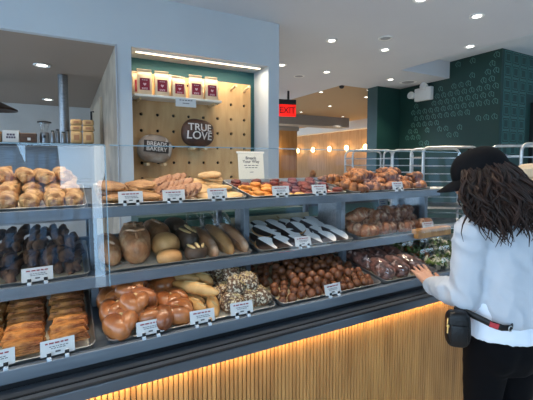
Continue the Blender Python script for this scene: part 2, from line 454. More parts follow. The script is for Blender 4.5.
# kitchen lamp shades hanging at the far left
t = thing('pendant_lamp', 'dark hanging shade cut by the left edge above the kitchen shelf', 'lamp', (-0.80, 5.75, 2.64))
B().tube([(0, 0, 0), (0, 0, -0.3)], 0.006).obj('cord', M['black'], t)
B().lathe([(0.02, -0.28), (0.06, -0.29), (0.24, -0.38), (0.245, -0.40), (0.22, -0.39), (0.05, -0.31), (0.02, -0.31)], n=28).obj('lamp_shade', mat('dark_bronze', srgb(70, 52, 42), 0.4, 0.5), t)
# dining sconces
SC = [15.0, 13.75, 12.55, 11.45, 10.38]
for i, y in enumerate(SC):
    lb = ['leftmost', 'second from left', 'middle', 'second from right', 'rightmost'][i] + ' of the five glowing sconces along the tan dining wall'
    t = thing('wall_sconce', lb, 'wall lamp', (10.0, y, 2.16), 'glowing sconces along the dining wall')
    B().bb(-0.03, 0, -0.06, 0.06, -0.09, 0.09, 0.008).obj('back_plate', M['steel'], t)
    B().blob((-0.10, 0, 0), (0.075, 0.10, 0.12)).obj('lamp_shade', M['wlamp'], t)
    l = bpy.data.lights.new('sconce_lamp', 'POINT'); l.energy = 14; l.color = (1.0, 0.66, 0.3); l.shadow_soft_size = 0.06
    lo = bpy.data.objects.new('sconce_lamp', l); COL.objects.link(lo); lo.location = (9.72, y, 2.16)
t = thing('wall_sconce', 'single glowing sconce on the tan pillar beside the blue wall', 'wall lamp', (6.42, 11.2, 2.06))
B().bb(-0.06, 0.06, -0.03, 0, -0.09, 0.09, 0.008).obj('back_plate', M['steel'], t)
B().blob((0, -0.10, 0), (0.09, 0.065, 0.11)).obj('lamp_shade', M['wlamp'], t)
l = bpy.data.lights.new('sconce_lamp', 'POINT'); l.energy = 10; l.color = (1.0, 0.66, 0.3); l.shadow_soft_size = 0.06
lo = bpy.data.objects.new('sconce_lamp', l); COL.objects.link(lo); lo.location = (6.42, 10.9, 2.06)
# exit sign
t = thing('exit_sign', 'red lit exit sign hanging by the edge of the blue wall', 'exit sign', T(4.23, 6.8, 0) @ RZ(-12))
B().bb(-0.02, 0.02, -0.02, 0.02, 2.94, H).obj('stem', M['black'], t)
B().bb(-0.24, 0.17, -0.04, 0.04, 2.83, 2.94, 0.006).obj('housing', M['black'], t)
f = B().bb(-0.24, 0.17, -0.03, 0.03, 2.58, 2.83, 0.004).obj('lit_face', M['red'], t)
link('lettering', text_mesh('EXIT', 0.2, mat('exit_letters', srgb(120, 8, 8), 0.5), 'lettering', 0.002, 0.9), f, T(-0.03, -0.033, 2.70) @ FACE)
# dome camera
t = thing('security_camera', 'small black dome camera where the pale ceiling meets the dining room', 'camera', (5.02, 5.98, 3.2))
B().lathe([(0.001, 0), (0.07, 0), (0.07, -0.03), (0.06, -0.035), (0.001, -0.035)]).obj('mount', M['black'], t)
B().blob((0, 0, -0.045), (0.055, 0.055, 0.05)).obj('dome', M['black'], t)
# emergency light
t = thing('emergency_light', 'white twin-head emergency light box high on the green wall', 'emergency light', (6.199, 4.88, 2.92))
B().bb(-0.09, 0, -0.19, 0.19, -0.13, 0.12, 0.015).obj('housing', M['white'], t)
for y, z in ((0.24, 0.0), (-0.05, 0.13)):
    hd = B().lathe([(0.02, -0.05), (0.06, -0.04), (0.075, 0.03), (0.07, 0.045), (0.001, 0.05)], mx=Matrix.Rotation(R(-80), 3, 'Y')).xf(T(-0.10, y, z)).obj('lamp_head', M['white'], t)
    B().tube([(-0.05, y * 0.8, z * 0.8), (-0.09, y, z)], 0.015).obj('swivel', M['white'], hd)

# ------------------------------------------------------------------ street outside, seen only in the glass
struct(B().bb(-40, 50, -40, -2.7, -0.3, -0.12).obj('street', M['asphalt'], None, False))
def building(name, label, x0, x1, y0, y1, h, m, rows, cols):
    t = thing(name, label, 'building', ((x0 + x1) / 2, (y0 + y1) / 2, -0.12)); w = x1 - x0; d = y1 - y0
    B().bb(-w / 2, w / 2, -d / 2, d / 2, 0, h).obj('walls', m, t, False)
    for r_ in range(rows):
        for c_ in range(cols):
            x = -w / 2 + w * (c_ + 0.5) / cols; z = 1.4 + (h - 1.6) * (r_ + 0.5) / rows
            B().bb(x - w / cols * 0.3, x + w / cols * 0.3, d / 2 - 0.02, d / 2 + 0.05, z - h / rows * 0.25, z + h / rows * 0.25).obj('window_pane', M['winglass'], t, False)
building('apartment_block', 'dark block with small windows mirrored at the left edge of the guard glass', -7, -2.0, -20, -16, 7.0, M['gbuild'], 6, 10)
building('brick_house', 'dark brick house mirrored in the guard glass left of the sky', -1.67, -0.42, -20, -16, 6.9, M['brick'], 5, 3)
building('added_dark_facade', 'long dark facade added across the street to darken the case glass reflection', 1.7, 30, -21, -17, 6.0, M['gbuild'], 3, 12)  # added so the long case pane mirrors something dark
building('added_dark_block', 'added low dark block mirrored under the sky in the guard glass', -0.40, 0.92, -20, -16, 4.9, M['gbuild'], 2, 2)  # added low block, cuts off the sky mirrored in the left pane
bh = [o for o in COL.objects if o.name == 'brick_house'][0]
B().bb(-0.96, -0.626, -1.8, 1.6, 0, 5.7).obj('sky_gap_block', M['brick'], bh, False)  # added block, closes the lower part of the mirrored sky gap
# ------------------------------------------------------------------ display case
case = thing('display_case', 'long blue-grey steel bakery display case with three stepped shelves over oak slats', 'display case', (0.8, 1.5, 0))
OX, OY = 0.8, 1.5
def cobj(b, name, m, parent=None, smooth=False):
    b.xf(T(-OX, -OY, 0)); return b.obj(name, m, parent or case, smooth)
CX0, CX1 = -0.64, 2.06
EX1 = 2.30
ROW = {3: dict(y=1.24, z=0.985, t=8, d=0.45), 2: dict(y=1.43, z=1.168, t=7, d=0.43), 1: dict(y=1.49, z=1.413, t=9, d=0.41)}
for r, q in ROW.items():
    x1 = EX1 if r == 3 else CX1
    b = B(); b.box((OX, 0, 0), (0.001, 0.001, 0.001))
    b = B()
    mx = T(0, q['y'] + 0.02, q['z'] - 0.024) @ RX(q['t'])
    b.box(((CX0 + x1) / 2, q['d'] / 2, -0.004), (x1 - CX0, q['d'], 0.012), 0.002); b.xf(mx)
    sh = cobj(b, 'shelf', M['rail'])
    b = B(); b.box(((CX0 + x1) / 2, q['y'] + 0.011, q['z'] - 0.021), (x1 - CX0, 0.022, 0.042), 0.003); cobj(b, 'front_rail', M['rail'], sh)
    by = q['y'] + 0.02 + q['d']; bz = q['z'] + q['d'] * math.sin(R(q['t']))
    b = B(); b.box(((CX0 + x1) / 2, by + 0.012, bz - 0.012), (x1 - CX0, 0.024, 0.05 if r != 1 else 0.035), 0.003); cobj(b, 'back_rail', M['rail'], sh)
cobj(B().bb(CX0, CX1, 1.935, 2.12, 1.452, 1.468, 0.002), 'top_ledge', M['rail'])
# lip, recess, slatted front
cobj(B().bb(CX0, EX1, 1.16, 1.262, 0.88, 0.918, 0.004), 'counter_lip', M['lip'])
cobj(B().bb(CX0, EX1, 1.20, 1.206, 0.9181, 0.9215).bb(CX0, EX1, 1.162, 1.17, 0.9181, 0.924), 'lip_groove', M['black'])
cobj(B().bb(CX0, EX1, 1.262, 1.27, 0.88, 0.945), 'recess', M['black'])
b = B()
b.bb(CX0, EX1, 1.215, 1.24, 0.08, 0.879)
x = CX0 + 0.012
while x < EX1 - 0.01:
    b.box((x, 1.208, 0.478), (0.0142, 0.014, 0.796), 0.003, segs=2); x += 0.0172
cobj(b, 'slat_panel', M['slat'])
cobj(B().bb(CX0, EX1, 1.27, 2.05, 0.04, 0.90), 'cabinet_body', M['black'])
cobj(B().bb(CX0, EX1, 1.25, 1.27, 0.0, 0.08), 'toe_kick', M['black'])
cobj(B().bb(CX0, EX1, 1.182, 1.194, 0.8745, 0.8795), 'led_strip', M['led'])
# posts between the shelves
for x in (0.078, 0.747, 1.345, 2.04):
    cobj(B().bb(x - 0.014, x + 0.014, 1.56, 1.60, 1.01, 1.18, 0.002), 'post', M['rail'])
    cobj(B().bb(x - 0.014, x + 0.014, 1.575, 1.62, 1.17, 1.42, 0.002), 'post', M['rail'])
    cobj(B().bb(x - 0.013, x + 0.013, 1.93, 1.96, 0.9, 1.46, 0.002), 'rear_post', M['rail'])
cobj(B().bb(1.338, 1.352, 1.60, 1.80, 1.19, 1.425), 'divider', M['steel'])
cobj(B().bb(2.033, 2.047, 1.60, 1.86, 1.19, 1.425), 'divider', M['steel'])
cobj(B().bb(0.74, 0.754, 1.62, 1.70, 1.19, 1.425), 'divider', M['steel'])
cobj(B().box((1.90, 1.425, 1.165), (0.30, 0.05, 0.052), 0.006), 'wooden_end_block', M['slat'])
# panes of the sneeze guard
def pane(x0, x1, m, yb=1.277, zb=1.174, yt=1.335, zt=1.637):
    th = 0.006
    b = B()
    b.grid([[(x0, yb, zb), (x1, yb, zb), (x1, yb + th, zb), (x0, yb + th, zb)], [(x0, yt, zt), (x1, yt, zt), (x1, yt + th, zt), (x0, yt + th, zt)]])
    g = cobj(b, 'glass_pane', m)
    b = B(); b.bb(x0, x1, yt - 0.0005, yt + th + 0.0005, zt, zt + 0.0035)
    cobj(b, 'top_edge', M['edge'], g)
    b = B()
    b.grid([[(x1, yb - .0005, zb), (x1 + .003, yb - .0005, zb), (x1 + .003, yb + th, zb), (x1, yb + th, zb)], [(x1, yt - .0005, zt), (x1 + .003, yt - .0005, zt), (x1 + .003, yt + th, zt), (x1, yt + th, zt)]])
    cobj(b, 'side_edge', M['edge'], g)
pane(CX0, 0.107, M['coated'])
pane(0.125, 2.03, M['cases'], 1.305, 1.20, 1.345, 1.637)
# glow under the lip
def area(name, loc, sx, sy, power, col, rot=(0, 0, 0)):
    l = bpy.data.lights.new(name, 'AREA'); l.shape = 'RECTANGLE'; l.size = sx; l.size_y = sy; l.energy = power; l.color = col
    o = bpy.data.objects.new(name, l); COL.objects.link(o); o.location = loc; o.rotation_euler = rot; return o
area('lip_glow', (0.83, 1.187, 0.872), EX1 - CX0, 0.010, 5.0, (1.0, 0.72, 0.36))
area('niche_glow', (1.25, 3.70, 2.62), 1.3, 0.03, 14, (1.0, 0.84, 0.62))

# ------------------------------------------------------------------ sheet pans
def rring(x0, x1, y0, y1, r, z, n=4):
    pts = []
    for cx, cy, a0 in ((x1 - r, y1 - r, 0), (x0 + r, y1 - r, 90), (x0 + r, y0 + r, 180), (x1 - r, y0 + r, 270)):
        for k in range(n + 1):
            a = R(a0 + 90 * k / n); pts.append((cx + r * math.cos(a), cy + r * math.sin(a), z))
    return pts
TR = {}
def pan(key, row, x0, x1, label, paper='parch', upstand=0.0, depth=None):
    q = ROW[row]; d = (depth or q['d']) - 0.02; w = x1 - x0
    mx = T(x0, q['y'] + 0.028, q['z'] - 0.0155) @ RX(q['t'])
    t = thing('sheet_pan', label, 'tray', mx, 'sheet pans on the display shelves')
    hgt = 0.024
    B().grid([rring(.012, w - .012, .012, d - .012, .02, 0), rring(.003, w - .003, .003, d - .003, .025, hgt - .003), rring(0, w, 0, d, .028, hgt),
              rring(.004, w - .004, .004, d - .004, .025, hgt + .001), rring(.007, w - .007, .007, d - .007, .024, hgt - .003), rring(.016, w - .016, .016, d - .016, .018, .0025)]).obj('pan_body', M['pan'], t)
    b = B(); n = 10
    prof = [(0.020, 0.004), (0.06, 0.0035), (d * 0.5, 0.0035), (d - 0.05, 0.0035), (d - 0.02, 0.006)]
    if upstand: prof += [(d - 0.012, 0.02), (d - 0.006, 0.02 + upstand * 0.6), (d + 0.004, 0.02 + upstand)]
    rows = []
    for v, z in prof:
        rows.append([(0.02 + (w - 0.04) * i / n, v, z + (0.004 * noise.noise(Vector((i * 0.9, v * 9, w * 50))) if z > 0.01 else 0)) for i in range(n + 1)])
    b.grid(rows, wrap=False); b.obj('baking_paper', M[paper], t)
    TR[key] = (mx, w, d, x0)
pan('1L', 1, -0.60, 0.058, 'metal tray of golden turnovers on the top shelf, far left')
pan('1A', 1, 0.096, 0.728, 'metal tray of large flat cookies on the top shelf')
pan('1B', 1, 0.748, 1.328, 'white-papered tray of small orange and dark red cookies on the top shelf')
pan('1C', 1, 1.358, 2.02, 'metal tray of piled croissants on the top shelf')
pan('2L', 2, -0.60, 0.060, 'metal tray of dark twisted sticks on the middle shelf, far left', 'paper')
pan('2A', 2, 0.096, 0.728, 'metal tray of whole bread loaves on the middle shelf')
pan('2B', 2, 0.762, 1.328, 'metal tray of black and white cookies on the middle shelf', 'paper', 0.05)
pan('2C', 2, 1.364, 2.02, 'metal tray of dusted croissants on the middle shelf', 'paper')
pan('3L', 3, -0.60, 0.062, 'metal tray of flaky pastries in columns on the bottom shelf, far left')
pan('3A', 3, 0.094, 0.742, 'metal tray of brioche knots, rolls and seeded buns on the bottom shelf')
pan('3B', 3, 0.758, 1.338, 'tan-papered metal tray of small round brown doughnut balls on the bottom shelf', 'paper', 0.07)
pan('3C', 3, 1.362, 1.76, 'metal tray of wrapped sandwiches on the bottom shelf', 'paper')

# ------------------------------------------------------------------ bakes
def dough(name, a, b_, scale=14, bump=0.3, c3=None, s3=60, t3=0.62, rough=0.5, coat=0.0, lo=0.38, hi=0.64, vary=0.12, w3=0.05):
    return mat(name, a, rough, 0, b_, scale, 5, bump, scale * 3, lo, hi, vary, coat=coat, c3=c3, s3=s3, t3=t3, w3=w3)
D = {}
D['turnover'] = dough('golden_turnover', srgb(222, 176, 116), srgb(166, 114, 64), 30, 0.8, lo=0.42, hi=0.6)
D['stick'] = dough('dark_chocolate_twist', srgb(138, 96, 64), srgb(78, 52, 36), 22, 0.5)
D['flaky'] = dough('orange_flaky_pastry', srgb(206, 138, 72), srgb(140, 78, 36), 22, 0.7, vary=0.22, lo=0.42, hi=0.6)
D['flakyd'] = dough('brown_flaky_edge', srgb(176, 104, 50), srgb(120, 64, 30), 30, 0.5)
D['knotbun'] = dough('golden_knot', srgb(190, 130, 66), srgb(140, 84, 38), 26, 0.5, c3=srgb(228, 200, 150), s3=90, t3=0.6)
D['brioche'] = dough('glazed_brioche', srgb(186, 112, 60), srgb(122, 62, 30), 12, 0.15, rough=0.28, coat=0.4)
D['roll'] = dough('pale_roll_crust', srgb(222, 176, 112), srgb(190, 134, 72), 14, 0.3)
D['seeded'] = dough('seeded_bun', srgb(120, 84, 56), srgb(82, 56, 38), 24, 0.9, c3=srgb(222, 205, 176), s3=95, t3=0.53)
D['ball'] = dough('brown_doughnut', srgb(134, 80, 46), srgb(88, 48, 28), 30, 0.3, rough=0.4)
D['loaf'] = dough('brown_crust', srgb(186, 128, 82), srgb(126, 80, 50), 14, 0.8, c3=srgb(200, 160, 118), s3=26, t3=0.46, w3=0.3)
D['darkloaf'] = dough('dark_rye_crust', srgb(92, 68, 50), srgb(62, 44, 32), 12, 0.5)
D['score'] = dough('pale_score', srgb(212, 184, 132), srgb(188, 152, 98), 20, 0.4)
D['boule'] = dough('tan_boule_crust', srgb(206, 156, 98), srgb(172, 118, 66), 10, 0.35)
D['flour'] = dough('floured_crust', srgb(196, 142, 98), srgb(150, 98, 60), 8, 0.4, c3=srgb(222, 196, 168), s3=18, t3=0.45, w3=0.3)
D['cookie'] = dough('brown_oat_cookie', srgb(176, 130, 80), srgb(138, 94, 52), 34, 0.6)
D['chip'] = dough('chip_cookie', srgb(196, 148, 112), srgb(166, 116, 82), 30, 0.6, c3=srgb(104, 58, 40), s3=58, t3=0.6)
D['pale'] = dough('pale_cookie', srgb(222, 186, 132), srgb(200, 156, 100), 24, 0.5)
D['orange'] = dough('orange_cookie', srgb(226, 152, 62), srgb(202, 118, 40), 24, 0.4)
D['darkred'] = dough('dark_red_cookie', srgb(128, 52, 40), srgb(84, 34, 28), 28, 0.5)
D['yellow'] = dough('yellow_cookie', srgb(230, 184, 104), srgb(208, 154, 76), 24, 0.4)
D['croissant'] = dough('croissant_crust', srgb(184, 118, 66), srgb(104, 58, 30), 26, 0.5, rough=0.4, lo=0.42, hi=0.58)
D['dusted'] = dough('dusted_croissant', srgb(160, 100, 62), srgb(112, 64, 38), 16, 0.4, c3=srgb(205, 172, 140), s3=36, t3=0.5, w3=0.25)
D['choc'] = mat('chocolate_icing', srgb(46, 32, 28), 0.3, coat=0.2)
D['icing'] = mat('white_icing', srgb(240, 238, 234), 0.35)
D['cake'] = dough('tan_cookie_base', srgb(186, 140, 88), srgb(158, 112, 64), 30, 0.3)
D['meat'] = dough('wrapped_filling', srgb(150, 98, 80), srgb(78, 48, 40), 24, 0.8, c3=srgb(222, 196, 184), s3=40, t3=0.58, w3=0.15, lo=0.42, hi=0.58)
D['leaf'] = dough('salad_leaf', srgb(112, 136, 66), srgb(62, 88, 40), 12, 0.4, vary=0.2)
D['carrot'] = dough('shredded_carrot', srgb(196, 112, 56), srgb(160, 80, 40), 20, 0.4)
D['egg'] = mat('pale_filling', srgb(222, 214, 190), 0.5)

class Kind:
    """prototypes of one kind of bake; the first use of each is itself, later uses are copies"""
    def __init__(self, protos): self.p = protos; self.used = set()
    def put(self, mx, label, cat, group, k=None):
        k = rnd.randrange(len(self.p)) if k is None else k % len(self.p)
        o = self.p[k]
        if k in self.used: o = dup(o, mx, label, group)
        else: self.used.add(k); o.matrix_basis = mx
        tag(o, label, cat, group); return o
    def clean(self):
        for k, o in enumerate(self.p):
            if k not in self.used:
                for c in list(o.children):
                    for g in list(c.children): bpy.data.objects.remove(g)
                    bpy.data.objects.remove(c)
                bpy.data.objects.remove(o)
KINDS = []
def kind(protos):
    k = Kind(protos); KINDS.append(k); return k
def root(name): 
    o = bpy.data.objects.new(name, None); COL.objects.link(o); o.empty_display_size = 0.03; return o
def on(key, u, v, h=0.004, rz=0.0, rx=0.0, ry=0.0, s=1.0, absx=True):
    """pose on a tray: u is x along the case, v the depth from the tray's front edge, h above the tray"""
    mx, w, d, x0 = TR[key]
    uu = u - x0 if absx else u
    return mx @ T(uu, v, h) @ RZ(rz) @ RX(rx) @ RY(ry) @ Matrix.Scale(s, 4)
def j(a): return rnd.uniform(-a, a)

# turnovers, lengthwise bundles with a twisted seam
def turnover(sd):
    b = B()
    b.blob((0, 0, 0.027), (0.034, 0.075, 0.030), 0.9, 0.38, 30, sd, 18, 14, -0.85)
    for k in range(4):
        y = -0.05 + k * 0.033
        b.blob((0.003 * (-1) ** k, y, 0.042), (0.031, 0.013, 0.017), 1.0, 0.35, 40, sd + k, 12, 8, rot=Matrix.Rotation(R(25), 3, 'Z'))
    return b.obj('turnover', D['turnover'])
kt = kind([turnover(i) for i in range(3)])
cols = [-0.40, -0.33, -0.265, -0.195, -0.125, -0.055, 0.012]
for r_, (v, nm) in enumerate(((0.09, 'front'), (0.235, 'middle'), (0.35, 'back'))):
    for c_, x in enumerate(cols):
        n_ = len(cols) - c_
        kt.put(on('1L', x + j(.006) - 0.008 * r_, v + j(.01), 0.003 + 0.004 * r_, j(14), j(4), j(6), 1 + j(.08)),
               f'golden crusty turnover, {ORD[n_]} from the right in the {nm} row of the top left tray', 'turnover', 'golden turnovers on the top left tray')
for c_, x in enumerate([-0.30, -0.23, -0.16, -0.09, -0.025]):
    kt.put(on('1L', x, 0.28 + j(.02), 0.058, j(25), j(6), j(8), 0.95),
           f'golden turnover lying on top of the heap, {ORD[5 - c_]} from the right', 'turnover', 'golden turnovers on the top left tray')
# chocolate twists
def twist(sd):
    b = B(); rows = []; n = 14; L_ = 0.25
    for i in range(31):
        f = i / 30; y = -L_ / 2 + L_ * f; e = max(0.12, min(1, math.sin(PI * f) * 2.6))
        ring = []
        for k in range(n):
            a = 2 * PI * k / n; rad = 0.0175 * e * (1 + 0.28 * math.cos(2 * (a + f * 9)) + 0.10 * noise.noise(Vector((sd * 5, y * 40, a * 2))))
            ring.append((math.cos(a) * rad + 0.006 * math.sin(f * 6 + sd), y, 0.02 + math.sin(a) * rad))
        rows.append(ring)
    return b.grid(rows).obj('chocolate_twist', D['stick'])
kw = kind([twist(i) for i in range(3)])
for lay in range(3):
    n_ = 11 - lay
    for c_ in range(n_):
        x = 0.028 - 0.0405 * c_ - 0.02 * lay
        kw.put(on('2L', x, 0.17 + lay * 0.05 + j(.03), 0.004 + 0.034 * lay, j(9), 4 + j(3), j(30), 1 + j(.06)),
               f'dark chocolate twist, {ORD[c_ + 1]} from the right in the {["bottom", "middle", "topmost"][lay]} layer of sticks', 'pastry stick', 'dark twisted sticks on the middle left tray')
# flaky slabs
def slab(sd):
    b = B(); o = []
    for L_ in range(4):
        g = 0.004 * L_
        b.box((0.001 * (L_ % 2), 0, 0.004 + L_ * 0.0060), (0.116 - g, 0.098 - g, 0.0056), 0.002, RZ(j(2)))
    b.blob((0, 0, 0.024), (0.052, 0.042, 0.009), 0.7, 0.35, 40, sd, 18, 8)
    for v in b.bm.verts:
        v.co += Vector((noise.noise(v.co * 45 + Vector((sd, 0, 0))), noise.noise(v.co * 45 + Vector((0, sd, 9))), noise.noise(v.co * 30 + Vector((3, 0, sd))))) * 0.004
    return b.obj('flaky_pastry', D['flaky'])
ks = kind([slab(i) for i in range(3)])
for x, nm in ((-0.012, 'right-hand'), (-0.140, 'middle')):
    for k in range(7):
        ks.put(on('3L', x + j(.004) - 0.002 * k, 0.062 + 0.056 * k, 0.019, j(6), -15 + j(4), j(3), 1.0 + j(.03)),
               f'flat orange flaky pastry, {ORD[k + 1]} from the front in the {nm} column', 'pastry', 'flaky pastries standing in columns')
def knot(sd):
    b = B(); pts = []
    for i in range(26):
        f = i / 25; a = f * 2 * PI * 1.55; r_ = 0.030 * (1 - 0.55 * f)
        pts.append((r_ * math.cos(a), r_ * math.sin(a), 0.022 + 0.026 * f))
    b.tube(pts, [0.021 * (0.6 + 0.4 * math.sin(PI * min(1, 0.15 + i / 25))) for i in range(26)], 12)
    b.blob((0, 0, 0.018), (0.046, 0.046, 0.02), 0.9, 0.1, 20, sd, 18, 8)
    return b
kk = kind([knot(i).obj('knot_bun', D['knotbun']) for i in range(2)])
for k in range(5):
    kk.put(on('3L', -0.252 + j(.005), 0.075 + 0.082 * k, 0.004, j(180), 8, j(6), 1.12),
           f'crumb-topped round knot bun, {ORD[k + 1]} from the front beside the flaky columns', 'bun', 'crumb-topped knot buns at the left')
for k in range(4):
    kk.put(on('3L', -0.36 + j(.005), 0.075 + 0.09 * k, 0.004, j(180), 8, j(6), 1.12),
           f'crumb-topped round knot bun, {ORD[k + 1]} from the front in the column at the picture edge', 'bun', 'crumb-topped knot buns at the left')
# brioche knots
def brioche(sd):
    b = B()
    b.blob((-0.027, 0.0, 0.035), (0.033, 0.056, 0.036), 0.92, 0.08, 18, sd, 20, 14, -0.9, Matrix.Rotation(R(-12), 3, 'Z'))
    b.blob((0.029, -0.004, 0.037), (0.033, 0.054, 0.037), 0.92, 0.08, 18, sd + 1, 20, 14, -0.95, Matrix.Rotation(R(14), 3, 'Z'))
    b.blob((0.0, -0.026, 0.048), (0.046, 0.026, 0.026), 0.92, 0.08, 18, sd + 2, 20, 12, -1, Matrix.Rotation(R(28), 3, 'Z'))
    o = b.obj('brioche_knot', D['brioche'], None, True, 75)
    B().tube([(0.002 + 0.004 * math.sin(k), -0.050 + 0.0085 * k, 0.030 + 0.030 * math.sin(PI * (k + .6) / 13.2)) for k in range(13)], [0.0065 * math.sin(PI * (k + .6) / 13.2) ** .5 for k in range(13)], 8, 0.8).obj('pale_seam', D['score'], o)
    return o
kb = kind([brioche(i * 4) for i in range(3)])
BR = [(.158, .070, 0, 40, 1.15, 'front left corner'), (.262, .062, 0, -30, 1.1, 'front row beside the white card'), (.345, .075, 0, 75, 1.0, 'front row nearest the pale rolls'),
      (.148, .170, 0, 10, 1.1, 'second row at the left rim'), (.240, .165, 0, 60, 1.1, 'second row, middle'), (.335, .172, 0, 20, 1.05, 'second row nearest the pale rolls'),
      (.150, .270, 0, 0, 1.1, 'third row at the left rim'), (.245, .262, 0, 50, 1.05, 'third row, middle'), (.150, .368, 0, 30, 1.05, 'back left corner'), (.250, .365, 0, 80, 1.05, 'back row, middle'),
      (.205, .120, .052, 35, 1.0, 'on top of the front ones'), (.200, .222, .052, 70, 1.0, 'on top of the middle ones'), (.20, .315, .050, -20, 1.0, 'on top of the rear ones')]
for x, v, h, a, s_, nm in BR:
    kb.put(on('3A', x, v, h + .003, a, j(6), j(6), s_), f'glossy brown brioche knot, {nm}', 'bun', 'glossy brioche knots')
boule = B().blob((0, 0, 0.047), (0.062, 0.060, 0.050), 0.95, 0.04, 14, 5, 24, 14, -0.9).obj('round_brioche', D['brioche'])
boule.matrix_basis = on('3A', 0.335, 0.29, 0.003, 20); tag(boule, 'large smooth round brioche behind the glossy knots', 'bun')
# pale rolls
def roll(sd, L_=0.085):
    b = B().blob((0, 0, 0.024), (0.026, L_, 0.025), 0.95, 0.08, 16, sd, 18, 16, -0.85, fn=lambda p: Vector((p.x * (1 - 0.25 * (p.y / L_) ** 2), p.y, p.z * (1 - 0.2 * (p.y / L_) ** 2))))
    o = b.obj('pale_roll', D['roll'])
    for k in range(2):
        B().blob((0, -0.03 + k * 0.05, 0.0475), (0.006, 0.026, 0.003), 1, 0, 1, 0, 10, 6, rot=Matrix.Rotation(R(18), 3, 'Z')).obj('score_cut', D['score'], o)
    return o
kr = kind([roll(1), roll(2), roll(3, 0.12)])
RL = [(.430, .100, 0, 8, 0, 'front row, left end'), (.492, .092, 0, -12, 0, 'front row behind its card'), (.410, .225, .002, 30, 1, 'second row, left end'), (.462, .215, .004, 34, 0, 'second row, middle'), (.518, .20, .002, -20, 1, 'second row by the seeded buns'),
      (.405, .345, 0, 40, 0, 'back row, left end'), (.470, .350, 0, 20, 1, 'back row, middle'), (.440, .170, .048, 38, 1, 'lying on top near the front'), (.492, .262, .052, 22, 2, 'longest, lying on top pointing back'), (.418, .285, .048, 48, 0, 'lying on top by the round brioche')]
for x, v, h, a, k, nm in RL:
    kr.put(on('3A', x, v, h + .003, a, j(4), j(5), 1.0), f'pale pointed bread roll, {nm}', 'bread roll', 'pale pointed rolls')
# seeded buns
def seeded(sd):
    b = B(); b.blob((0, 0, 0.034), (0.044, 0.056, 0.036), 0.9, 0.25, 26, sd, 22, 14, -0.85)
    rr = random.Random(sd)
    o = b.obj('seeded_bun', D['seeded'])
    f = B()
    for k in range(60):
        th = rr.uniform(0, 2 * PI); ph = rr.uniform(0.1, 1.3)
        p = Vector((0.043 * math.sin(ph) * math.cos(th), 0.055 * math.sin(ph) * math.sin(th), 0.034 + 0.036 * math.cos(ph)))
        f.box(p, (0.009, 0.005, 0.0022), 0, Euler((rr.uniform(-1, 1), rr.uniform(-1, 1), rr.uniform(0, 6))))
    fo = f.obj('oat_flakes', D['score'], o); fo['kind'] = 'stuff'
    return o
kse = kind([seeded(11), seeded(12), seeded(13)])
k = 0
for r_, v in enumerate((0.075, 0.175, 0.275, 0.370)):
    for c_, x in enumerate((0.575, 0.640, 0.700)):
        kse.put(on('3A', x + j(.006) - 0.01 * r_, v + j(.01), 0.003, j(40), j(8), j(8), 1.0 + j(.06)), f'dark seeded bun with oat flakes, {ORD[r_ + 1]} row from the front, {["left", "middle", "right"][c_]}', 'bun', 'seeded buns with oat flakes')
for r_, (x, v) in enumerate(((0.60, 0.125), (0.665, 0.13), (0.625, 0.225), (0.575, 0.31), (0.645, 0.32))):
    kse.put(on('3A', x, v, 0.055, j(60), j(10), j(10), 0.95), f'dark seeded bun heaped on top, {ORD[r_ + 1]} from the front', 'bun', 'seeded buns with oat flakes')
# doughnut balls
def ball(sd):
    b = B().blob((0, 0, 0.0195), (0.0205, 0.0205, 0.0195), 1.0, 0.05, 50, sd, 16, 10)
    return b.obj('doughnut_ball', D['ball'])
kba = kind([ball(i) for i in range(3)])
for r_ in range(9):
    for c_ in range(12):
        x = 0.795 + 0.0455 * c_ + (0.022 if r_ % 2 else 0) + j(.004); v = 0.04 + 0.0405 * r_ + j(.004)
        kba.put(on('3B', x, v, 0.003, j(180), j(40), 0, 1 + j(.06)), 'small round brown doughnut ball on the tan-papered tray', 'doughnut', 'small round brown doughnut balls')
for r_ in range(6):
    for c_ in range(6):
        x = 0.90 + 0.058 * c_ + j(.012); v = 0.10 + 0.05 * r_ + j(.01)
        kba.put(on('3B', x, v, 0.036, j(180), j(40), 0, 1 + j(.06)), 'small round brown doughnut ball on the tan-papered tray', 'doughnut', 'small round brown doughnut balls')
# loaves on the middle shelf
def loaf(name, r, m, sd, scores, e=0.85, taper=0.2, ms=None):
    o = B().blob((0, 0, r[2] * 0.82), r, e, 0.06, 9, sd, 28, 18, -0.82, fn=lambda p: Vector((p.x * (1 - taper * (p.y / r[1]) ** 2), p.y, p.z))).obj(name, m)
    for (x, y, a, w, l) in scores:
        zz = r[2] * 0.82 + r[2] * math.sqrt(max(0.05, 1 - (x / r[0]) ** 2 - (y / r[1]) ** 2)) + 0.003
        nx, ny = x / r[0] ** 2, y / r[1] ** 2; nz = max(0.2, (zz - r[2] * 0.82)) / r[2] ** 2
        q = Vector((0, 0, 1)).rotation_difference(Vector((nx, ny, nz)))
        rot = (q.to_matrix() @ Matrix.Rotation(R(a), 3, 'Z'))
        B().blob((x, y, zz), (w, l, 0.006), 1, 0.15, 60, sd, 14, 8, rot=rot).obj('score_cut', ms or D['score'], o)
    return o
L1 = loaf('country_loaf', (0.050, 0.13, 0.052), D['loaf'], 21, [(0, -.06, 20, .008, .03), (0, .02, 20, .008, .03)], ms=D['flour'])
L1.matrix_basis = on('2A', 0.135, 0.18, 0.004, 4); tag(L1, 'brown country loaf partly behind the edge of the reflective glass', 'bread')
L2 = loaf('batard_loaf', (0.066, 0.155, 0.074), D['loaf'], 22, [(0, -.10, 0, .007, .03), (-.02, -.055, 50, .006, .026), (.02, -.055, -50, .006, .026), (0, 0, 0, .007, .035), (-.022, .035, 50, .006, .026), (.022, .035, -50, .006, .026)], ms=D['flour'])
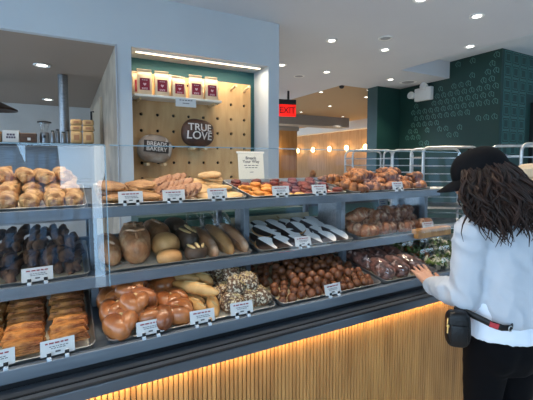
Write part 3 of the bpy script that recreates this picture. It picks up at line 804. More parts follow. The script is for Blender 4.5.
L2.matrix_basis = on('2A', 0.240, 0.185, 0.004, -3); tag(L2, 'largest brown oval loaf scored with a leaf cut, left side of the middle shelf', 'bread')
L3 = loaf('round_loaf', (0.060, 0.062, 0.050), D['boule'], 23, [])
L3.matrix_basis = on('2A', 0.362, 0.145, 0.012, 0, 6); tag(L3, 'smooth tan round loaf in the middle of the bread tray', 'bread')
L4 = loaf('small_round_roll', (0.054, 0.048, 0.032), D['boule'], 24, [])
L4.matrix_basis = on('2A', 0.358, 0.053, 0.002, 0); tag(L4, 'low tan roll lying at the rail in front of the round loaf', 'bread')
L5 = loaf('country_loaf', (0.055, 0.12, 0.060), D['loaf'], 25, [(0, 0, 10, .008, .05)], ms=D['flour'])
L5.matrix_basis = on('2A', 0.355, 0.30, 0.004, 8); tag(L5, 'brown loaf lying behind the smooth round loaf', 'bread')
L9 = loaf('country_loaf', (0.055, 0.11, 0.062), D['darkloaf'], 29, [])
L9.matrix_basis = on('2A', 0.455, 0.32, 0.004, 8); tag(L9, 'dark loaf at the back of the bread tray behind the scored rye', 'bread')
L6 = loaf('scored_rye_loaf', (0.050, 0.085, 0.058), D['darkloaf'], 26, [(-.022, -.030, 14, .0085, .046), (.0, -.022, 0, .0085, .050), (.022, -.030, -14, .0085, .046)], 0.95)
L6.matrix_basis = on('2A', 0.468, 0.185, 0.006, 8); tag(L6, 'dark rye loaf with pale leaf-shaped cuts, the larger one behind', 'bread')
L7 = loaf('scored_rye_loaf', (0.052, 0.050, 0.038), D['darkloaf'], 27, [(-.026, -.014, 20, .007, .030), (.0, -.018, 0, .007, .032), (.026, -.014, -20, .007, .030)], 0.95)
L7.matrix_basis = on('2A', 0.472, 0.055, 0.003, 0); tag(L7, 'small dark rye bun with two pale cuts at the rail', 'bread')
def bagged(sd, m):
    t = root('bagged_loaf')
    o = loaf('loaf', (0.036, 0.145, 0.043), m, sd, [], 0.9, 0.15); o.parent = t
    b = B(); rows = []
    for i in range(13):
        f = i / 12; y = -0.152 + 0.36 * f
        w = 0.0395 * (1 - 0.15 * abs(f - 0.4)) if f < 0.8 else 0.0395 * (1 - (f - 0.8) * 3.6)
        h = (0.042 + 0.01 * f) if f < 0.8 else 0.05 * (1 - (f - 0.8) * 1.5)
        zc = 0.042 + max(0, f - 0.55) * 0.12
        rows.append([(w * math.cos(2 * PI * k / 18) * (1 + .08 * noise.noise(Vector((k, f * 7, sd)))), y, max(0.001, zc + h * 1.05 * math.sin(2 * PI * k / 18) * (1 + .08 * noise.noise(Vector((k, f * 7, sd + 5)))))) for k in range(18)])
    b.grid(rows, capa=False, capb=True).obj('clear_bag', M['bagfilm'], t)
    return t
kbg = kind([bagged(31, D['flour']), bagged(32, D['boule']), bagged(33, D['flour'])])
for i, (x, v, a) in enumerate(((0.545, 0.175, 5), (0.624, 0.185, 6), (0.698, 0.19, 6))):
    kbg.put(on('2A', x, v, 0.004, a, 7, 0), f'floured long loaf in a clear bag, {["left", "middle", "right"][i]} of three side by side', 'bread', 'bagged long loaves on the bread tray', i)
# black and white cookies
def half_moon(flip):
    t = root('half_moon_cookie')
    B().lathe([(0.001, 0), (0.050, 0), (0.057, 0.006), (0.054, 0.013), (0.001, 0.014)], n=28).obj('cookie_base', D['cake'], t)
    for s_, m in ((1, 'choc'), (-1, 'icing')):
        pts = [(0.0535 * math.sin(PI * k / 14) * s_, 0.0535 * math.cos(PI * k / 14)) for k in range(15)]
        b = B(); b.poly(pts, 0.004, 0.0128); b.obj('chocolate_icing' if m == 'choc' else 'white_icing', D[m], t, False)
    return t
kh = kind([half_moon(0)])
for r_ in range(4):
    for c_ in range(6):
        x = 0.818 + 0.088 * c_ + 0.018 * (r_ % 2); v = 0.062 + 0.094 * r_
        if x > 1.29: continue
        kh.put(on('2B', x + j(.004), v + j(.006), 0.006, 180 + 35 + j(14), 0, 0, 1.0) @ RZ(-215) @ RX(20 + j(3)) @ RZ(215) @ T(0, 0, 0.014), f'half black half white iced cookie, {ORD[r_ + 1]} row from the front, {ORD[c_ + 1]} from the left', 'cookie', 'half black half white cookies')
for c_ in range(4):
    kh.put(on('2B', 0.865 + 0.105 * c_, 0.20 + 0.03 * (c_ % 2), 0.026, 205 + j(30), 0, 0, 1.0) @ RZ(-205) @ RX(16) @ RZ(205) @ T(0, 0, 0.016), f'half black half white cookie lying on top of the others, {ORD[c_ + 1]} from the left', 'cookie', 'half black half white cookies')
# croissants
def croissant(m, sd, R_=0.055, W=0.032):
    b = B(); rows = []; n = 14
    for i in range(43):
        f = i / 42; a = R(-105 + 210 * f)
        seg = (f * 7) % 1.0
        rad = max(0.004, W * (math.sin(PI * f) ** 0.75) * (1.04 - 0.17 * abs(seg - 0.5) * 2 if False else 0.72 + 0.36 * math.sin(PI * seg) ** 0.6))
        cx, cy = R_ * math.sin(a) * 1.25, -R_ * math.cos(a) * 1.05 + R_ * 0.4
        nx, ny = math.sin(a), -math.cos(a)
        ring = []
        for k in range(n):
            t_ = 2 * PI * k / n
            rr_ = rad * (1 + 0.06 * noise.noise(Vector((sd, k * 0.7, i * 0.5))))
            ring.append((cx + nx * rr_ * math.cos(t_), cy + ny * rr_ * math.cos(t_), W * 0.85 + max(-W * 0.8, rr_ * math.sin(t_))))
        rows.append(ring)
    return b.grid(rows).obj('croissant', m, None, True, 60)
kc = kind([croissant(D['croissant'], i) for i in range(3)])
for r_, v in enumerate((0.085, 0.20, 0.315)):
    for c_ in range(5):
        x = 1.44 + 0.128 * c_ + 0.02 * (r_ % 2)
        kc.put(on('1C', x + j(.01), v + j(.01), 0.003, j(50), j(6), j(6), 1.05 + j(.06)), f'brown croissant on the top shelf, {["front", "middle", "back"][r_]} row, {ORD[c_ + 1]} from the left', 'croissant', 'croissants on the top shelf')
for c_ in range(7):
    x = 1.48 + 0.085 * c_
    kc.put(on('1C', x, 0.15 + 0.06 * (c_ % 3), 0.050, j(70), j(10), j(8), 1.0 + j(.06)), f'brown croissant heaped on the top shelf pile, {ORD[c_ + 1]} from the left', 'croissant', 'croissants on the top shelf')
kd = kind([croissant(D['dusted'], i + 9, 0.058, 0.036) for i in range(3)])
for r_, v in enumerate((0.095, 0.22, 0.34)):
    for c_ in range(4):
        x = 1.46 + 0.155 * c_ + 0.02 * (r_ % 2)
        kd.put(on('2C', x + j(.01), v + j(.01), 0.003, j(50), j(6), j(6), 1.05 + j(.06)), f'dusted brown croissant on the middle shelf, {["front", "middle", "back"][r_]} row, {ORD[c_ + 1]} from the left', 'croissant', 'dusted croissants on the middle shelf')
for c_ in range(6):
    x = 1.48 + 0.095 * c_
    kd.put(on('2C', x, 0.20 + 0.06 * (c_ % 2), 0.055, j(70), j(10), j(8), 1.0), f'dusted brown croissant heaped on the middle shelf pile, {ORD[c_ + 1]} from the left', 'croissant', 'dusted croissants on the middle shelf')
# flat cookies
def cookie(name, m, r_, h_, sd, stretch=1.0):
    b = B().lathe([(0.001, 0), (r_ * .92, 0), (r_, h_ * .35), (r_ * .95, h_ * .75), (r_ * .7, h_), (0.001, h_ * 1.05)], n=26)
    for v in b.bm.verts:
        k = 1 + 0.07 * noise.noise(v.co * 30 + Vector((sd, 0, 0))); v.co.x *= k; v.co.y *= k * stretch
        v.co.z *= 1 + 0.25 * noise.noise(v.co * 60 + Vector((0, sd, 0)))
    return b.obj(name, m)
k1 = kind([cookie('oat_cookie', D['cookie'], 0.060, 0.017, i) for i in range(2)])
k2 = kind([cookie('chip_cookie', D['chip'], 0.056, 0.018, i + 5) for i in range(2)])
k3 = kind([cookie('pale_cookie', D['pale'], 0.062, 0.018, i + 9) for i in range(2)])
def stacks(kd_, key, spots, noun, cat, group, h0=0.019):
    for x, v, n_, nm in spots:
        for k in range(n_):
            kd_.put(on(key, x + j(.008), v + j(.008), 0.004 + h0 * k, j(180), 4 + j(5), j(5)), f'{noun}, {["bottom", "second", "third", "fourth", "fifth"][k] if k < n_ - 1 or n_ == 1 else "top"} of stack {nm}' if n_ > 1 else f'{noun} {nm}', cat, group)
stacks(k1, '1A', [(.165, .075, 2, 'at the front left of the top shelf'), (.285, .075, 2, 'right of the first card'), (.165, .20, 3, 'second from the front at left'), (.285, .20, 3, 'behind the second card'), (.17, .325, 2, 'at the back left'), (.29, .325, 2, 'at the back by the chip cookies')], 'large brown oat cookie', 'cookie', 'brown oat cookies on the top shelf')
for r_ in range(3):
    for k in range(6):
        k2.put(on('1A', 0.375 + 0.022 * k, 0.085 + 0.12 * r_, 0.018 + 0.004 * k, j(10), 0, -38 + j(6)), f'leaning chip cookie, {ORD[k + 1]} from the left in the {["front", "middle", "back"][r_]} row', 'cookie', 'leaning chip cookies on the top shelf')
stacks(k3, '1A', [(.575, .072, 1, 'lying at the front behind the third card'), (.668, .075, 1, 'at the front right corner of the flat cookies'), (.545, .185, 2, 'behind the chip cookies'), (.655, .185, 2, 'at the right rim, middle'), (.56, .315, 2, 'at the back, left of the last stack'), (.66, .32, 4, 'tallest, at the back right')], 'large pale flat cookie', 'cookie', 'pale flat cookies on the top shelf')
k4 = kind([cookie('orange_cookie', D['orange'], 0.030, 0.015, i) for i in range(2)])
k5 = kind([cookie('dark_red_cookie', D['darkred'], 0.029, 0.017, i + 3) for i in range(2)])
k6 = kind([cookie('yellow_cookie', D['yellow'], 0.028, 0.015, i + 6) for i in range(1)])
for r_ in range(5):
    for c_ in range(9):
        x = 0.795 + 0.061 * c_ + (0.02 if r_ % 2 else 0) + j(.004); v = 0.045 + 0.066 * r_ + j(.004)
        if x > 1.30: continue
        if r_ == 0 and 2 < c_ < 5: kd_, nm, g = k6, 'small yellow cookie', 'small yellow cookies'
        elif c_ < 3 and r_ < 4: kd_, nm, g = k4, 'small orange cookie', 'small orange cookies'
        else: kd_, nm, g = k5, 'small dark red cookie', 'small dark red cookies'
        kd_.put(on('1B', x, v, 0.004, j(180), j(6), j(6)), f'{nm}, {ORD[r_ + 1]} row from the front, {ORD[c_ + 1]} from the left', 'cookie', g)
        if (r_ + c_) % 2 == 0 and kd_ is not k6:
            kd_.put(on('1B', x + .012, v + .012, 0.020, j(180), j(10), j(10)), f'{nm} on top of the {ORD[r_ + 1]} row, {ORD[c_ + 1]} from the left', 'cookie', g)
# wrapped sandwiches
def sandwich(sd):
    t = root('wrapped_sandwich')
    B().blob((0, 0, 0.038), (0.046, 0.075, 0.040), 0.6, 0.14, 22, sd, 20, 12, -0.9).obj('filling', D['meat'], t)
    b = B().blob((0, 0, 0.041), (0.051, 0.084, 0.043), 0.65, 0.26, 48, sd + 3, 22, 14, -0.93)
    b.obj('plastic_wrap', M['film'], t, True, 25)
    return t
kw2 = kind([sandwich(i) for i in range(3)])
for r_, v in enumerate((0.10, 0.235, 0.35)):
    for c_ in range(3):
        kw2.put(on('3C', 1.425 + 0.105 * c_ + j(.008), v + j(.01), 0.004, j(20), 8, j(8), 1.0), f'plastic-wrapped sandwich, {["front", "middle", "back"][r_]} row, {["left", "middle", "right"][c_]}', 'sandwich', 'plastic-wrapped sandwiches')
# salad boxes at the right end of the bottom shelf
def salad(sd, kinds):
    t = root('salad_box'); rr = random.Random(sd)
    w, d_, h_ = 0.075, 0.062, 0.055
    B().grid([rring(-w * .9, w * .9, -d_ * .9, d_ * .9, .02, 0.001), rring(-w, w, -d_, d_, .022, h_), rring(-w - .006, w + .006, -d_ - .006, d_ + .006, .024, h_), rring(-w * .93, w * .93, -d_ * .93, d_ * .93, .02, h_ + .022)]).obj('clear_box', M['clear'], t)
    for nm, m, cnt in kinds:
        b = B()
        for k in range(cnt):
            x, y, z = rr.uniform(-w * .8, w * .8), rr.uniform(-d_ * .8, d_ * .8), rr.uniform(0.012, h_ - 0.002)
            L_ = rr.uniform(.012, .024)
            b.blob((x, y, z), (L_, L_ * .6, 0.004), 1, 0.4, 70, k + sd, 8, 5, rot=Euler((rr.uniform(-1, 1), rr.uniform(-1, 1), rr.uniform(0, 6))).to_matrix())
        o = b.obj(nm, D[m], t); o['kind'] = 'stuff'
    return t
ksa = kind([salad(1, [('salad_leaves', 'leaf', 40), ('white_pieces', 'egg', 16)]), salad(2, [('salad_leaves', 'leaf', 44), ('carrot_shreds', 'carrot', 16)]), salad(3, [('salad_leaves', 'leaf', 20), ('white_pieces', 'egg', 34)])])
q = ROW[3]
base = T(0, q['y'] + 0.028, q['z'] - 0.0165) @ RX(q['t'])
for r_, v in enumerate((0.085, 0.225, 0.365)):
    for c_ in range(3):
        ksa.put(base @ T(1.86 + 0.168 * c_, v, 0.001), f'clear box of salad, {["front", "middle", "back"][r_]} row, {["left", "middle", "right"][c_]}', 'salad box', 'clear salad boxes at the right end', [2, 0, 1, 1, 2, 0, 0, 1, 2][r_ * 3 + c_])
for k in KINDS: k.clean()

# ------------------------------------------------------------------ price cards
def price_card(w=0.092, h=0.046, sd=0):
    t = root('price_card'); rr = random.Random(sd)
    tilt = Matrix.Rotation(R(-14), 4, 'X')
    B().box((0, 0, h / 2 + 0.008), (w, 0.0016, h)).xf(tilt).obj('card', M['card'], t, False)
    b = B(); 
    x = -w * 0.36
    while x < w * 0.34:
        l_ = rr.uniform(.006, .014); b.box((x + l_ / 2, -0.0012, h * .78 + 0.008), (l_, 0.0006, 0.0042)); x += l_ + 0.003
    b.xf(tilt).obj('title_line', M['redink'], t, False)
    b = B()
    for z in (0.56, 0.44):
        x = -w * rr.uniform(.2, .3)
        while x < w * 0.24:
            l_ = rr.uniform(.003, .008); b.box((x + l_ / 2, -0.0012, h * z + 0.008), (l_, 0.0006, 0.0022)); x += l_ + 0.002
    b.box((0, -0.0012, h * .22 + .008), (0.014, .0006, .005)).xf(tilt).obj('price_line', M['ink'], t, False)
    for s_ in (-1, 1):
        c = B(); c.box((s_ * w * .26, -0.006, 0.003), (0.012, 0.016, 0.010), 0.002).box((s_ * w * .26, -0.001, 0.013), (0.010, 0.006, 0.014), 0.002)
        co = c.obj('clip', M['clip'], t)
        B().box((s_ * w * .26, -0.006, 0.0145), (0.012, 0.003, 0.011), 0.001).obj('clip_grip', M['black'], co)
    return t
kp = Kind([price_card(sd=i) for i in range(3)])
CARDS = [(1, .212, 'in front of the brown oat cookies'), (1, .382, 'in front of the leaning chip cookies'), (1, .574, 'in front of the pale flat cookies'), (1, .899, 'between the orange and yellow cookies'),
         (1, 1.13, 'in front of the dark red cookies'), (1, 1.70, 'in front of the top shelf croissants'), (2, -.104, 'in front of the dark chocolate twists'), (2, .99, 'in front of the black and white cookies'),
         (2, 1.90, 'at the right end of the dusted croissants'), (3, -.200, 'in front of the crumb-topped knot buns'), (3, -.045, 'in front of the flat flaky pastries'), (3, .231, 'in front of the glossy brioche knots'),
         (3, .416, 'in front of the pale pointed rolls'), (3, .575, 'in front of the seeded buns'), (3, 1.023, 'in front of the round doughnut balls')]
for i, (r_, x, nm) in enumerate(CARDS):
    q = ROW[r_]
    kp.put(T(x, q['y'] + 0.014, q['z'] + 0.0005) @ RZ(j(5)), f'small white price card {nm}', 'price card', 'white price cards clipped to the shelf rails', i)
b = thing('paper_notice', 'white paper notice with blue print propped behind the dusted croissants', 'notice', T(1.93, 1.83, 1.222))
B().box((0, 0, 0.055), (0.085, 0.002, 0.11)).xf(RX(-8)).obj('sheet', M['card'], b, False)
f = B()
for k in range(5): f.box((-0.01 + 0.008 * (k % 2), -0.0015, 0.085 - 0.014 * k), (0.045, 0.0006, 0.005))
f.xf(RX(-8)).obj('print_lines', mat('blue_ink', srgb(80, 100, 150), 0.6), b, False)
# ------------------------------------------------------------------ niche: shelf of coffee bags, pegs, painted loaves
t = thing('wall_shelf', 'pale wooden shelf on the peg board carrying the coffee bags', 'shelf', (1.01, 3.80, 2.235))
B().bb(-0.44, 0.44, -0.14, 0.10, -0.022, 0, 0.003).obj('shelf_board', M['jamb'], t, False)
for x in (-0.38, 0.38): B().tube([(x, 0.103, -0.035), (x, -0.09, -0.035)], 0.0125, 12).obj('support_peg', M['dowel'], t)
def coffee_bag():
    t = root('coffee_bag')
    w, d, h = 0.068, 0.040, 0.245
    rows = []
    for f, ww, dd in ((0, .94, .9), (.03, 1, 1), (.4, 1.02, 1.0), (.72, 1, .8), (.82, .98, .45), (.92, .97, .14), (1.0, .97, .10)):
        z = h * f
        rows.append([(w * ww * sx, d * dd * sy, z) for sx, sy in ((-1, -.8), (-.9, -1), (0, -1.04), (.9, -1), (1, -.8), (1, .8), (.9, 1), (0, 1.04), (-.9, 1), (-1, .8))])
    B().grid(rows).obj('paper_bag', M['cream'], t, True, 50)
    B().box((0, -d * .10, h * .985), (w * 1.98, 0.014, 0.010), 0.002).obj('folded_top', M['cream'], t)
    lb = B().box((0, -d * 1.045 - .001, h * .40), (w * 1.35, 0.002, h * .46), 0).obj('label', M['maroon'], t, False)
    hp = [(0, -.016), (.012, -.004), (.015, .006), (.009, .012), (0, .006), (-.009, .012), (-.015, .006), (-.012, -.004)]
    B().poly(hp, 0.0012).xf(T(0, -d * 1.045 - .002, h * .40) @ FACE).obj('heart_mark', M['pinkmark'], lb, False)
    b = B()
    for z, n_ in ((.56, 3), (.25, 4), (.21, 3)):
        for k in range(n_): b.box((-.028 + .056 * (k + .5) / n_, -d * 1.045 - .0024, h * z), (.056 / n_ * .78, .001, .006))
    b.obj('print_lines', M['pinkmark'], lb, False)
    return t
kb_ = Kind([coffee_bag()])
for i, (x, y, a, nm) in enumerate(((.672, 3.725, -6, 'leftmost'), (.838, 3.730, -4, 'second from left'), (1.005, 3.735, 5, 'middle'), (1.185, 3.730, -5, 'second from right'), (1.355, 3.730, -4, 'rightmost'))):
    kb_.put(T(x, y, 2.2355) @ RZ(a) @ Matrix.Diagonal((1, 1, 0.88 if i == 2 else 1, 1)), f'cream coffee bag with a maroon heart label on the niche shelf, {nm}', 'coffee bag', 'coffee bags in the front row of the niche shelf')
kb2 = Kind([coffee_bag()])
for i, (x, nm) in enumerate(((.64, 'left end'), (1.0, 'behind the middle one'), (1.36, 'right end'))):
    kb2.put(T(x, 3.845, 2.2355) @ RZ(3) @ Matrix.Diagonal((1, 1, 1.0, 1)), f'cream coffee bag standing in the rear row of the niche shelf, {nm}', 'coffee bag', 'coffee bags in the rear row')
t = thing('shelf_label', 'white label card hanging from the front edge of the coffee bag shelf', 'label', T(1.06, 3.655, 2.205))
B().bb(-0.105, 0.105, -0.003, 0.003, -0.065, 0.02).obj('card', M['card'], t, False)
b = B()
for z, w_ in ((0.0, .07), (-.03, .035)):
    for k in range(5): b.box((-w_ + 2 * w_ * (k + .5) / 5, -0.0035, z), (w_ * .3, .001, .008))
b.obj('print_lines', M['ink'], t, False)
for i, (x, z, nm) in enumerate(((1.658, 2.405, 'left of the two at the top right of the peg board'), (1.824, 2.405, 'right of the two at the top right of the peg board'))):
    o = B().tube([(x, 3.934, z), (x, 3.76, z + 0.028)], 0.0155, 14).obj('wooden_peg', M['dowel']); tag(o, f'bare wooden peg, {nm}', 'peg', 'bare wooden pegs')
def painted_loaf(name, label, c, r, m, sd, rz):
    t = thing(name, label, 'bread', T(*c) @ RY(rz))
    B().blob((0, 0, 0), r, 0.85, 0.10, 7, sd, 32, 20).obj('loaf', m, t)
    return t
crust = dough('very_dark_crust', srgb(96, 62, 46), srgb(50, 32, 26), 6, 0.7, c3=srgb(140, 92, 62), s3=8, t3=0.62)
t = painted_loaf('painted_loaf', 'round dark brown loaf lettered TRUE LOVE on the peg board', (1.225, 3.80, 1.895), (0.182, 0.085, 0.150), crust, 41, 3)
for txt, z, sz in (('TRUE', 0.050, 0.105), ('LOVE', -0.035, 0.115)):
    me = text_mesh(txt, sz, mat('white_flour_paint', srgb(226, 216, 206), 0.7), 'lettering', 0.001, 1.0)
    me2 = me
    for v in me2.vertices:      # wraps the letters over the crust
        x, y = v.co.x, v.co.y + z
        dd = max(0.15, 1 - (x / 0.19) ** 2 - (y / 0.16) ** 2)
        v.co.z += 0.078 * math.sqrt(dd) + 0.019
    link('lettering', me2, t, T(0, 0, z) @ FACE)
for s_ in (-1, 1):
    o = B().tube([(1.225 + 0.065 * s_, 3.934, 1.725), (1.225 + 0.065 * s_, 3.72, 1.728)], 0.0155, 14).obj('wooden_peg', M['dowel']); tag(o, f'pale wooden peg under the TRUE LOVE loaf, {"left" if s_ < 0 else "right"} one', 'peg', 'pegs holding the dark loaf')
fl = dough('flour_dusted_crust', srgb(178, 160, 144), srgb(130, 104, 84), 6, 0.6, c3=srgb(206, 194, 182), s3=9, t3=0.55)
t = painted_loaf('painted_loaf', 'pale flour-dusted loaf with a dark stencilled name block on the peg board', (0.775, 3.80, 1.715), (0.172, 0.085, 0.140), fl, 47, 5)
def wrap(me, z, rx=.185, rz_=.15, off=0.010, ry=0.08):
    for v in me.vertices:
        x, y = v.co.x, v.co.y + z
        v.co.z += ry * math.sqrt(max(0.15, 1 - (x / rx) ** 2 - (y / rz_) ** 2)) + off
    return me
b = B(); n = 12
b.grid([[(-.122 + .244 * i / n, y, 0) for i in range(n + 1)] for y in (-.058, -.03, 0, .03, .058)], wrap=False)
me = wrap(b.mesh('stencil_block', mat('dark_stencil', srgb(70, 58, 52), 0.7)), 0.022, off=0.016)
link('stencil_block', me, t, T(0, 0, 0.022) @ FACE)
for txt, z in (('BREADS', 0.048), ('BAKERY', -0.004)):
    link('lettering', wrap(text_mesh(txt, 0.056, mat('pale_flour_letters', srgb(214, 204, 194), 0.7), 'lettering', 0.001, 1.0), z, off=0.021), t, T(0, 0, z) @ FACE)
for s_ in (-1, 1):
    o = B().tube([(0.775 + 0.0827 * s_, 3.934, 1.560), (0.775 + 0.0827 * s_, 3.72, 1.562)], 0.0155, 14).obj('wooden_peg', M['dowel']); tag(o, f'pale wooden peg under the flour-dusted loaf, {"left" if s_ < 0 else "right"} one', 'peg', 'pegs holding the pale loaf')
t = thing('wall_shelf', 'long narrow empty wooden ledge low on the peg board', 'shelf', (1.06, 3.83, 1.415))
B().bb(-0.42, 0.44, -0.05, 0.074, -0.02, 0, 0.003).obj('shelf_board', M['ply'], t, False)
for x in (-0.35, 0.36): B().tube([(x, 0.074, -0.032), (x, -0.04, -0.032)], 0.011, 10).obj('support_peg', M['dowel'], t)
# paper sign on the top ledge
t = thing('menu_sign', 'cream printed card sign standing on the top ledge before the peg board', 'sign', T(1.0, 2.03, 1.4685) @ RZ(-6))
s_ = RX(-9)
B().box((0, 0, 0.088), (0.168, 0.004, 0.172)).xf(s_).obj('card', mat('cream_card', srgb(232, 226, 208), 0.6), t, False)
B().box((0, 0, 0.176), (0.185, 0.008, 0.012), 0.002).xf(s_).obj('top_edge', mat('cream_edge', srgb(238, 232, 216), 0.5), t, False)
B().box((0, 0.02, 0.003), (0.12, 0.06, 0.006), 0.001).obj('foot', M['clip'], t, False)
for txt, z, sz in (('Breads', 0.140, 0.026), ('Your Way', 0.118, 0.026), ('pick any bread', 0.088, 0.012), ('from the counter', 0.075, 0.012)):
    if sz > 0.02: link('lettering', text_mesh(txt, sz, M['ink'], 'lettering', 0.0006), t, s_ @ T(0, -0.0026, z) @ FACE)
b = B()
for z, w_ in ((0.094, .05), (0.080, .042), (0.052, .012)):
    for k in range(4): b.box((-w_ + 2 * w_ * (k + .5) / 4, -0.0026, z), (w_ * .38, .001, .004))
b.xf(s_).obj('print_lines', M['ink'], t, False)

# ------------------------------------------------------------------ back counter in the aisle
t = thing('back_counter', 'dark teal cabinet along the blue wall behind the display case', 'cabinet', (1.2, 3.32, 0))
B().bb(-0.7, 0.9, -0.24, 0.25, 0.08, 1.10, 0.004).obj('body', M['green'], t, False)
B().bb(-0.7, 0.9, -0.20, 0.25, 0.0, 0.08).obj('plinth', M['black'], t, False)
for k in range(3):
    d_ = B().bb(-0.68 + .53 * k, -0.17 + .53 * k, -0.258, -0.241, 0.12, 1.08, 0.003).obj('door', M['green'], t, False)
    B().tube([(-0.25 + .53 * k, -0.259, .86), (-0.25 + .53 * k, -0.285, .86), (-0.25 + .53 * k, -0.285, .98), (-0.25 + .53 * k, -0.259, .98)], 0.006, 8).obj('handle', M['steel'], d_)
B().bb(-0.72, 0.9, -0.27, 0.25, 1.101, 1.135, 0.004).obj('worktop', M['green'], t, False)
t2 = thing('service_counter', 'dark green counter past the end of the blue wall behind the cookie shelves', 'counter', (2.55, 3.35, 0))
B().bb(-0.43, 0.75, -0.22, 0.22, 0.0, 1.12, 0.004).obj('body', M['green'], t2, False)
B().bb(-0.44, 0.78, -0.25, 0.25, 1.121, 1.155, 0.004).obj('worktop', M['black'], t2, False)
def bowl(x, y, z, r, label, m):
    o = B().lathe([(r * .45, 0), (r * .5, .003), (r * .85, r * .35), (r, r * .75), (r * .97, r * .76), (r * .8, r * .36), (r * .45, .01), (0.001, .008)], n=28).obj('bowl', m)
    o.matrix_basis = T(x, y, z); tag(o, label, 'bowl')
bowl(1.50, 3.22, 1.1355, 0.10, 'white bowl on the back counter seen through the gap under the top shelf', M['white'])
bowl(0.98, 3.25, 1.1355, 0.09, 'steel bowl on the back counter behind the bread loaves', M['steel'])
for i, x in enumerate((1.80, 1.93)):
    t = thing('jar', ['left', 'right'][i] + ' of two dark jars on the back counter by the wall corner', 'jar', T(x, 3.27, 1.1355), 'dark jars on the back counter')
    B().lathe([(0.045, 0), (.05, .01), (.05, .12), (.04, .14), (.001, .141)], n=22).obj('jar_body', M['darkwood'], t)
    B().lathe([(0.042, .141), (.044, .145), (.044, .165), (.001, .167)], n=22).obj('lid', M['black'], t)

# ------------------------------------------------------------------ kitchen shelf and goods
t = thing('kitchen_shelf', 'tall steel shelf unit standing in the kitchen behind the opening', 'shelf', (-0.2, 5.05, 0))
B().bb(-1.0, 0.48, -0.16, 0.22, 1.775, 1.805, 0.003).obj('top_shelf', M['black'], t, False)
B().bb(-1.0, 0.48, -0.16, 0.22, 1.35, 1.37, 0.003).obj('lower_shelf', M['steel'], t, False)
B().bb(-1.0, 0.48, -0.16, 0.22, 0.88, 0.91, 0.003).obj('lower_shelf', M['steel'], t, False)
B().bb(-0.99, 0.47, 0.20, 0.215, 0.92, 1.77).obj('back_panel', M['steel'], t, False)
for x in (-0.98, 0.46):
    for y in (-0.14, 0.18): B().bb(x - .015, x + .015, y - .015, y + .015, 0, 1.774).obj('leg', M['steel'], t, False)
KZ = 1.8055
t = thing('carton', 'white carton with dark printing at the left on the kitchen shelf', 'box', T(-0.555, 5.0, KZ))
B().box((0, 0, 0.065), (0.15, 0.12, 0.13), 0.003).obj('box_body', M['card'], t, False)
b = B()
for z, n_, w_ in ((.085, 3, .04), (.055, 4, .045)):
    for k in range(n_): b.box((-w_ + 2 * w_ * (k + .5) / n_, -0.0605, z), (2 * w_ / n_ * .8, .001, .022))
b.obj('print_block', mat('purple_ink', srgb(70, 60, 84), 0.6), t, False)
t = thing('wooden_crate', 'dark wooden box with a small white mark on the kitchen shelf', 'box', T(-0.395, 5.0, KZ))
B().box((0, 0, 0.05), (0.158, 0.13, 0.10), 0.003).obj('box_body', M['darkwood'], t, False)
B().box((0, 0, 0.103), (0.164, 0.136, 0.008), 0.002).obj('lid', mat('tan_lid', srgb(150, 116, 82), 0.6), t, False)
B().box((0.01, -0.0655, 0.04), (0.03, .001, .03)).obj('white_mark', M['card'], t, False)
t = thing('carton', 'small tan carton cut by the left edge on the kitchen shelf', 'box', T(-0.71, 5.0, KZ))
B().box((0, 0, 0.06), (0.12, 0.12, 0.12), 0.003).obj('box_body', M['brownbag'], t, False)
B().box((0, -0.0605, 0.06), (0.06, .001, .06)).obj('label', M['card'], t, False)
t = thing('coffee_grinder', 'coffee grinder with a wide clear hopper beside the dark wooden box', 'coffee grinder', T(-0.235, 5.02, KZ))
B().lathe([(0.001, 0), (.05, 0), (.05, .10), (.042, .125), (.001, .13)], n=24).obj('body', M['steel'], t)
B().lathe([(.028, .13), (.032, .135), (.055, .235), (.052, .235), (.026, .14)], n=24).obj('hopper', M['clear'], t)
B().lathe([(.001, .236), (.075, .236), (.072, .25), (.02, .262), (.001, .262)], n=24).obj('hopper_lid', M['black'], t)
B().lathe([(.001, .10), (.012, .10), (.012, .13), (.001, .13)], (0, -.055, -.04), n=14).obj('spout', M['black'], t)
for i, (x, h_) in enumerate(((-0.155, .15), (-0.105, .17), (-0.045, .14), (0.0, .165))):
    t = thing('steel_canister', ['shorter canister beside the grinder', 'tall canister second from the grinder', 'shorter canister third from the grinder', 'tall canister next to the stacked paper bags'][i] + ' on the kitchen shelf', 'canister', T(x, 5.0 + .03 * (i % 2), KZ), 'metal canisters on the kitchen shelf')
    B().lathe([(.001, 0), (.022, 0), (.023, .005), (.023, h_ * .8), (.016, h_ * .9), (.001, h_ * .9)], n=20).obj('body', M['steel'], t)
    B().lathe([(.001, h_ * .9), (.017, h_ * .9), (.017, h_), (.001, h_)], n=20).obj('cap', M['black'], t)
o = B().tube([(-0.03, 5.14, KZ), (-0.03, 5.14, 2.638)], 0.055, 24).obj('steel_pipe', M['steel']); tag(o, 'thick vertical steel pipe behind the canisters on the kitchen shelf', 'pipe')
def kraft(h_):
    t = root('kraft_bag')
    b = B().blob((0, 0, h_ / 2), (.062, .045, h_ / 2), 0.35, 0.06, 14, int(h_ * 100), 24, 12, -0.97); b.obj('paper_bag', M['brownbag'], t, True, 60)
    B().box((0, -0.0465, h_ * .5), (.055, .001, h_ * .42)).obj('label', mat('tan_label', srgb(168, 120, 84), 0.6), t, False)
    return t
kkr = Kind([kraft(.15), kraft(.07)])
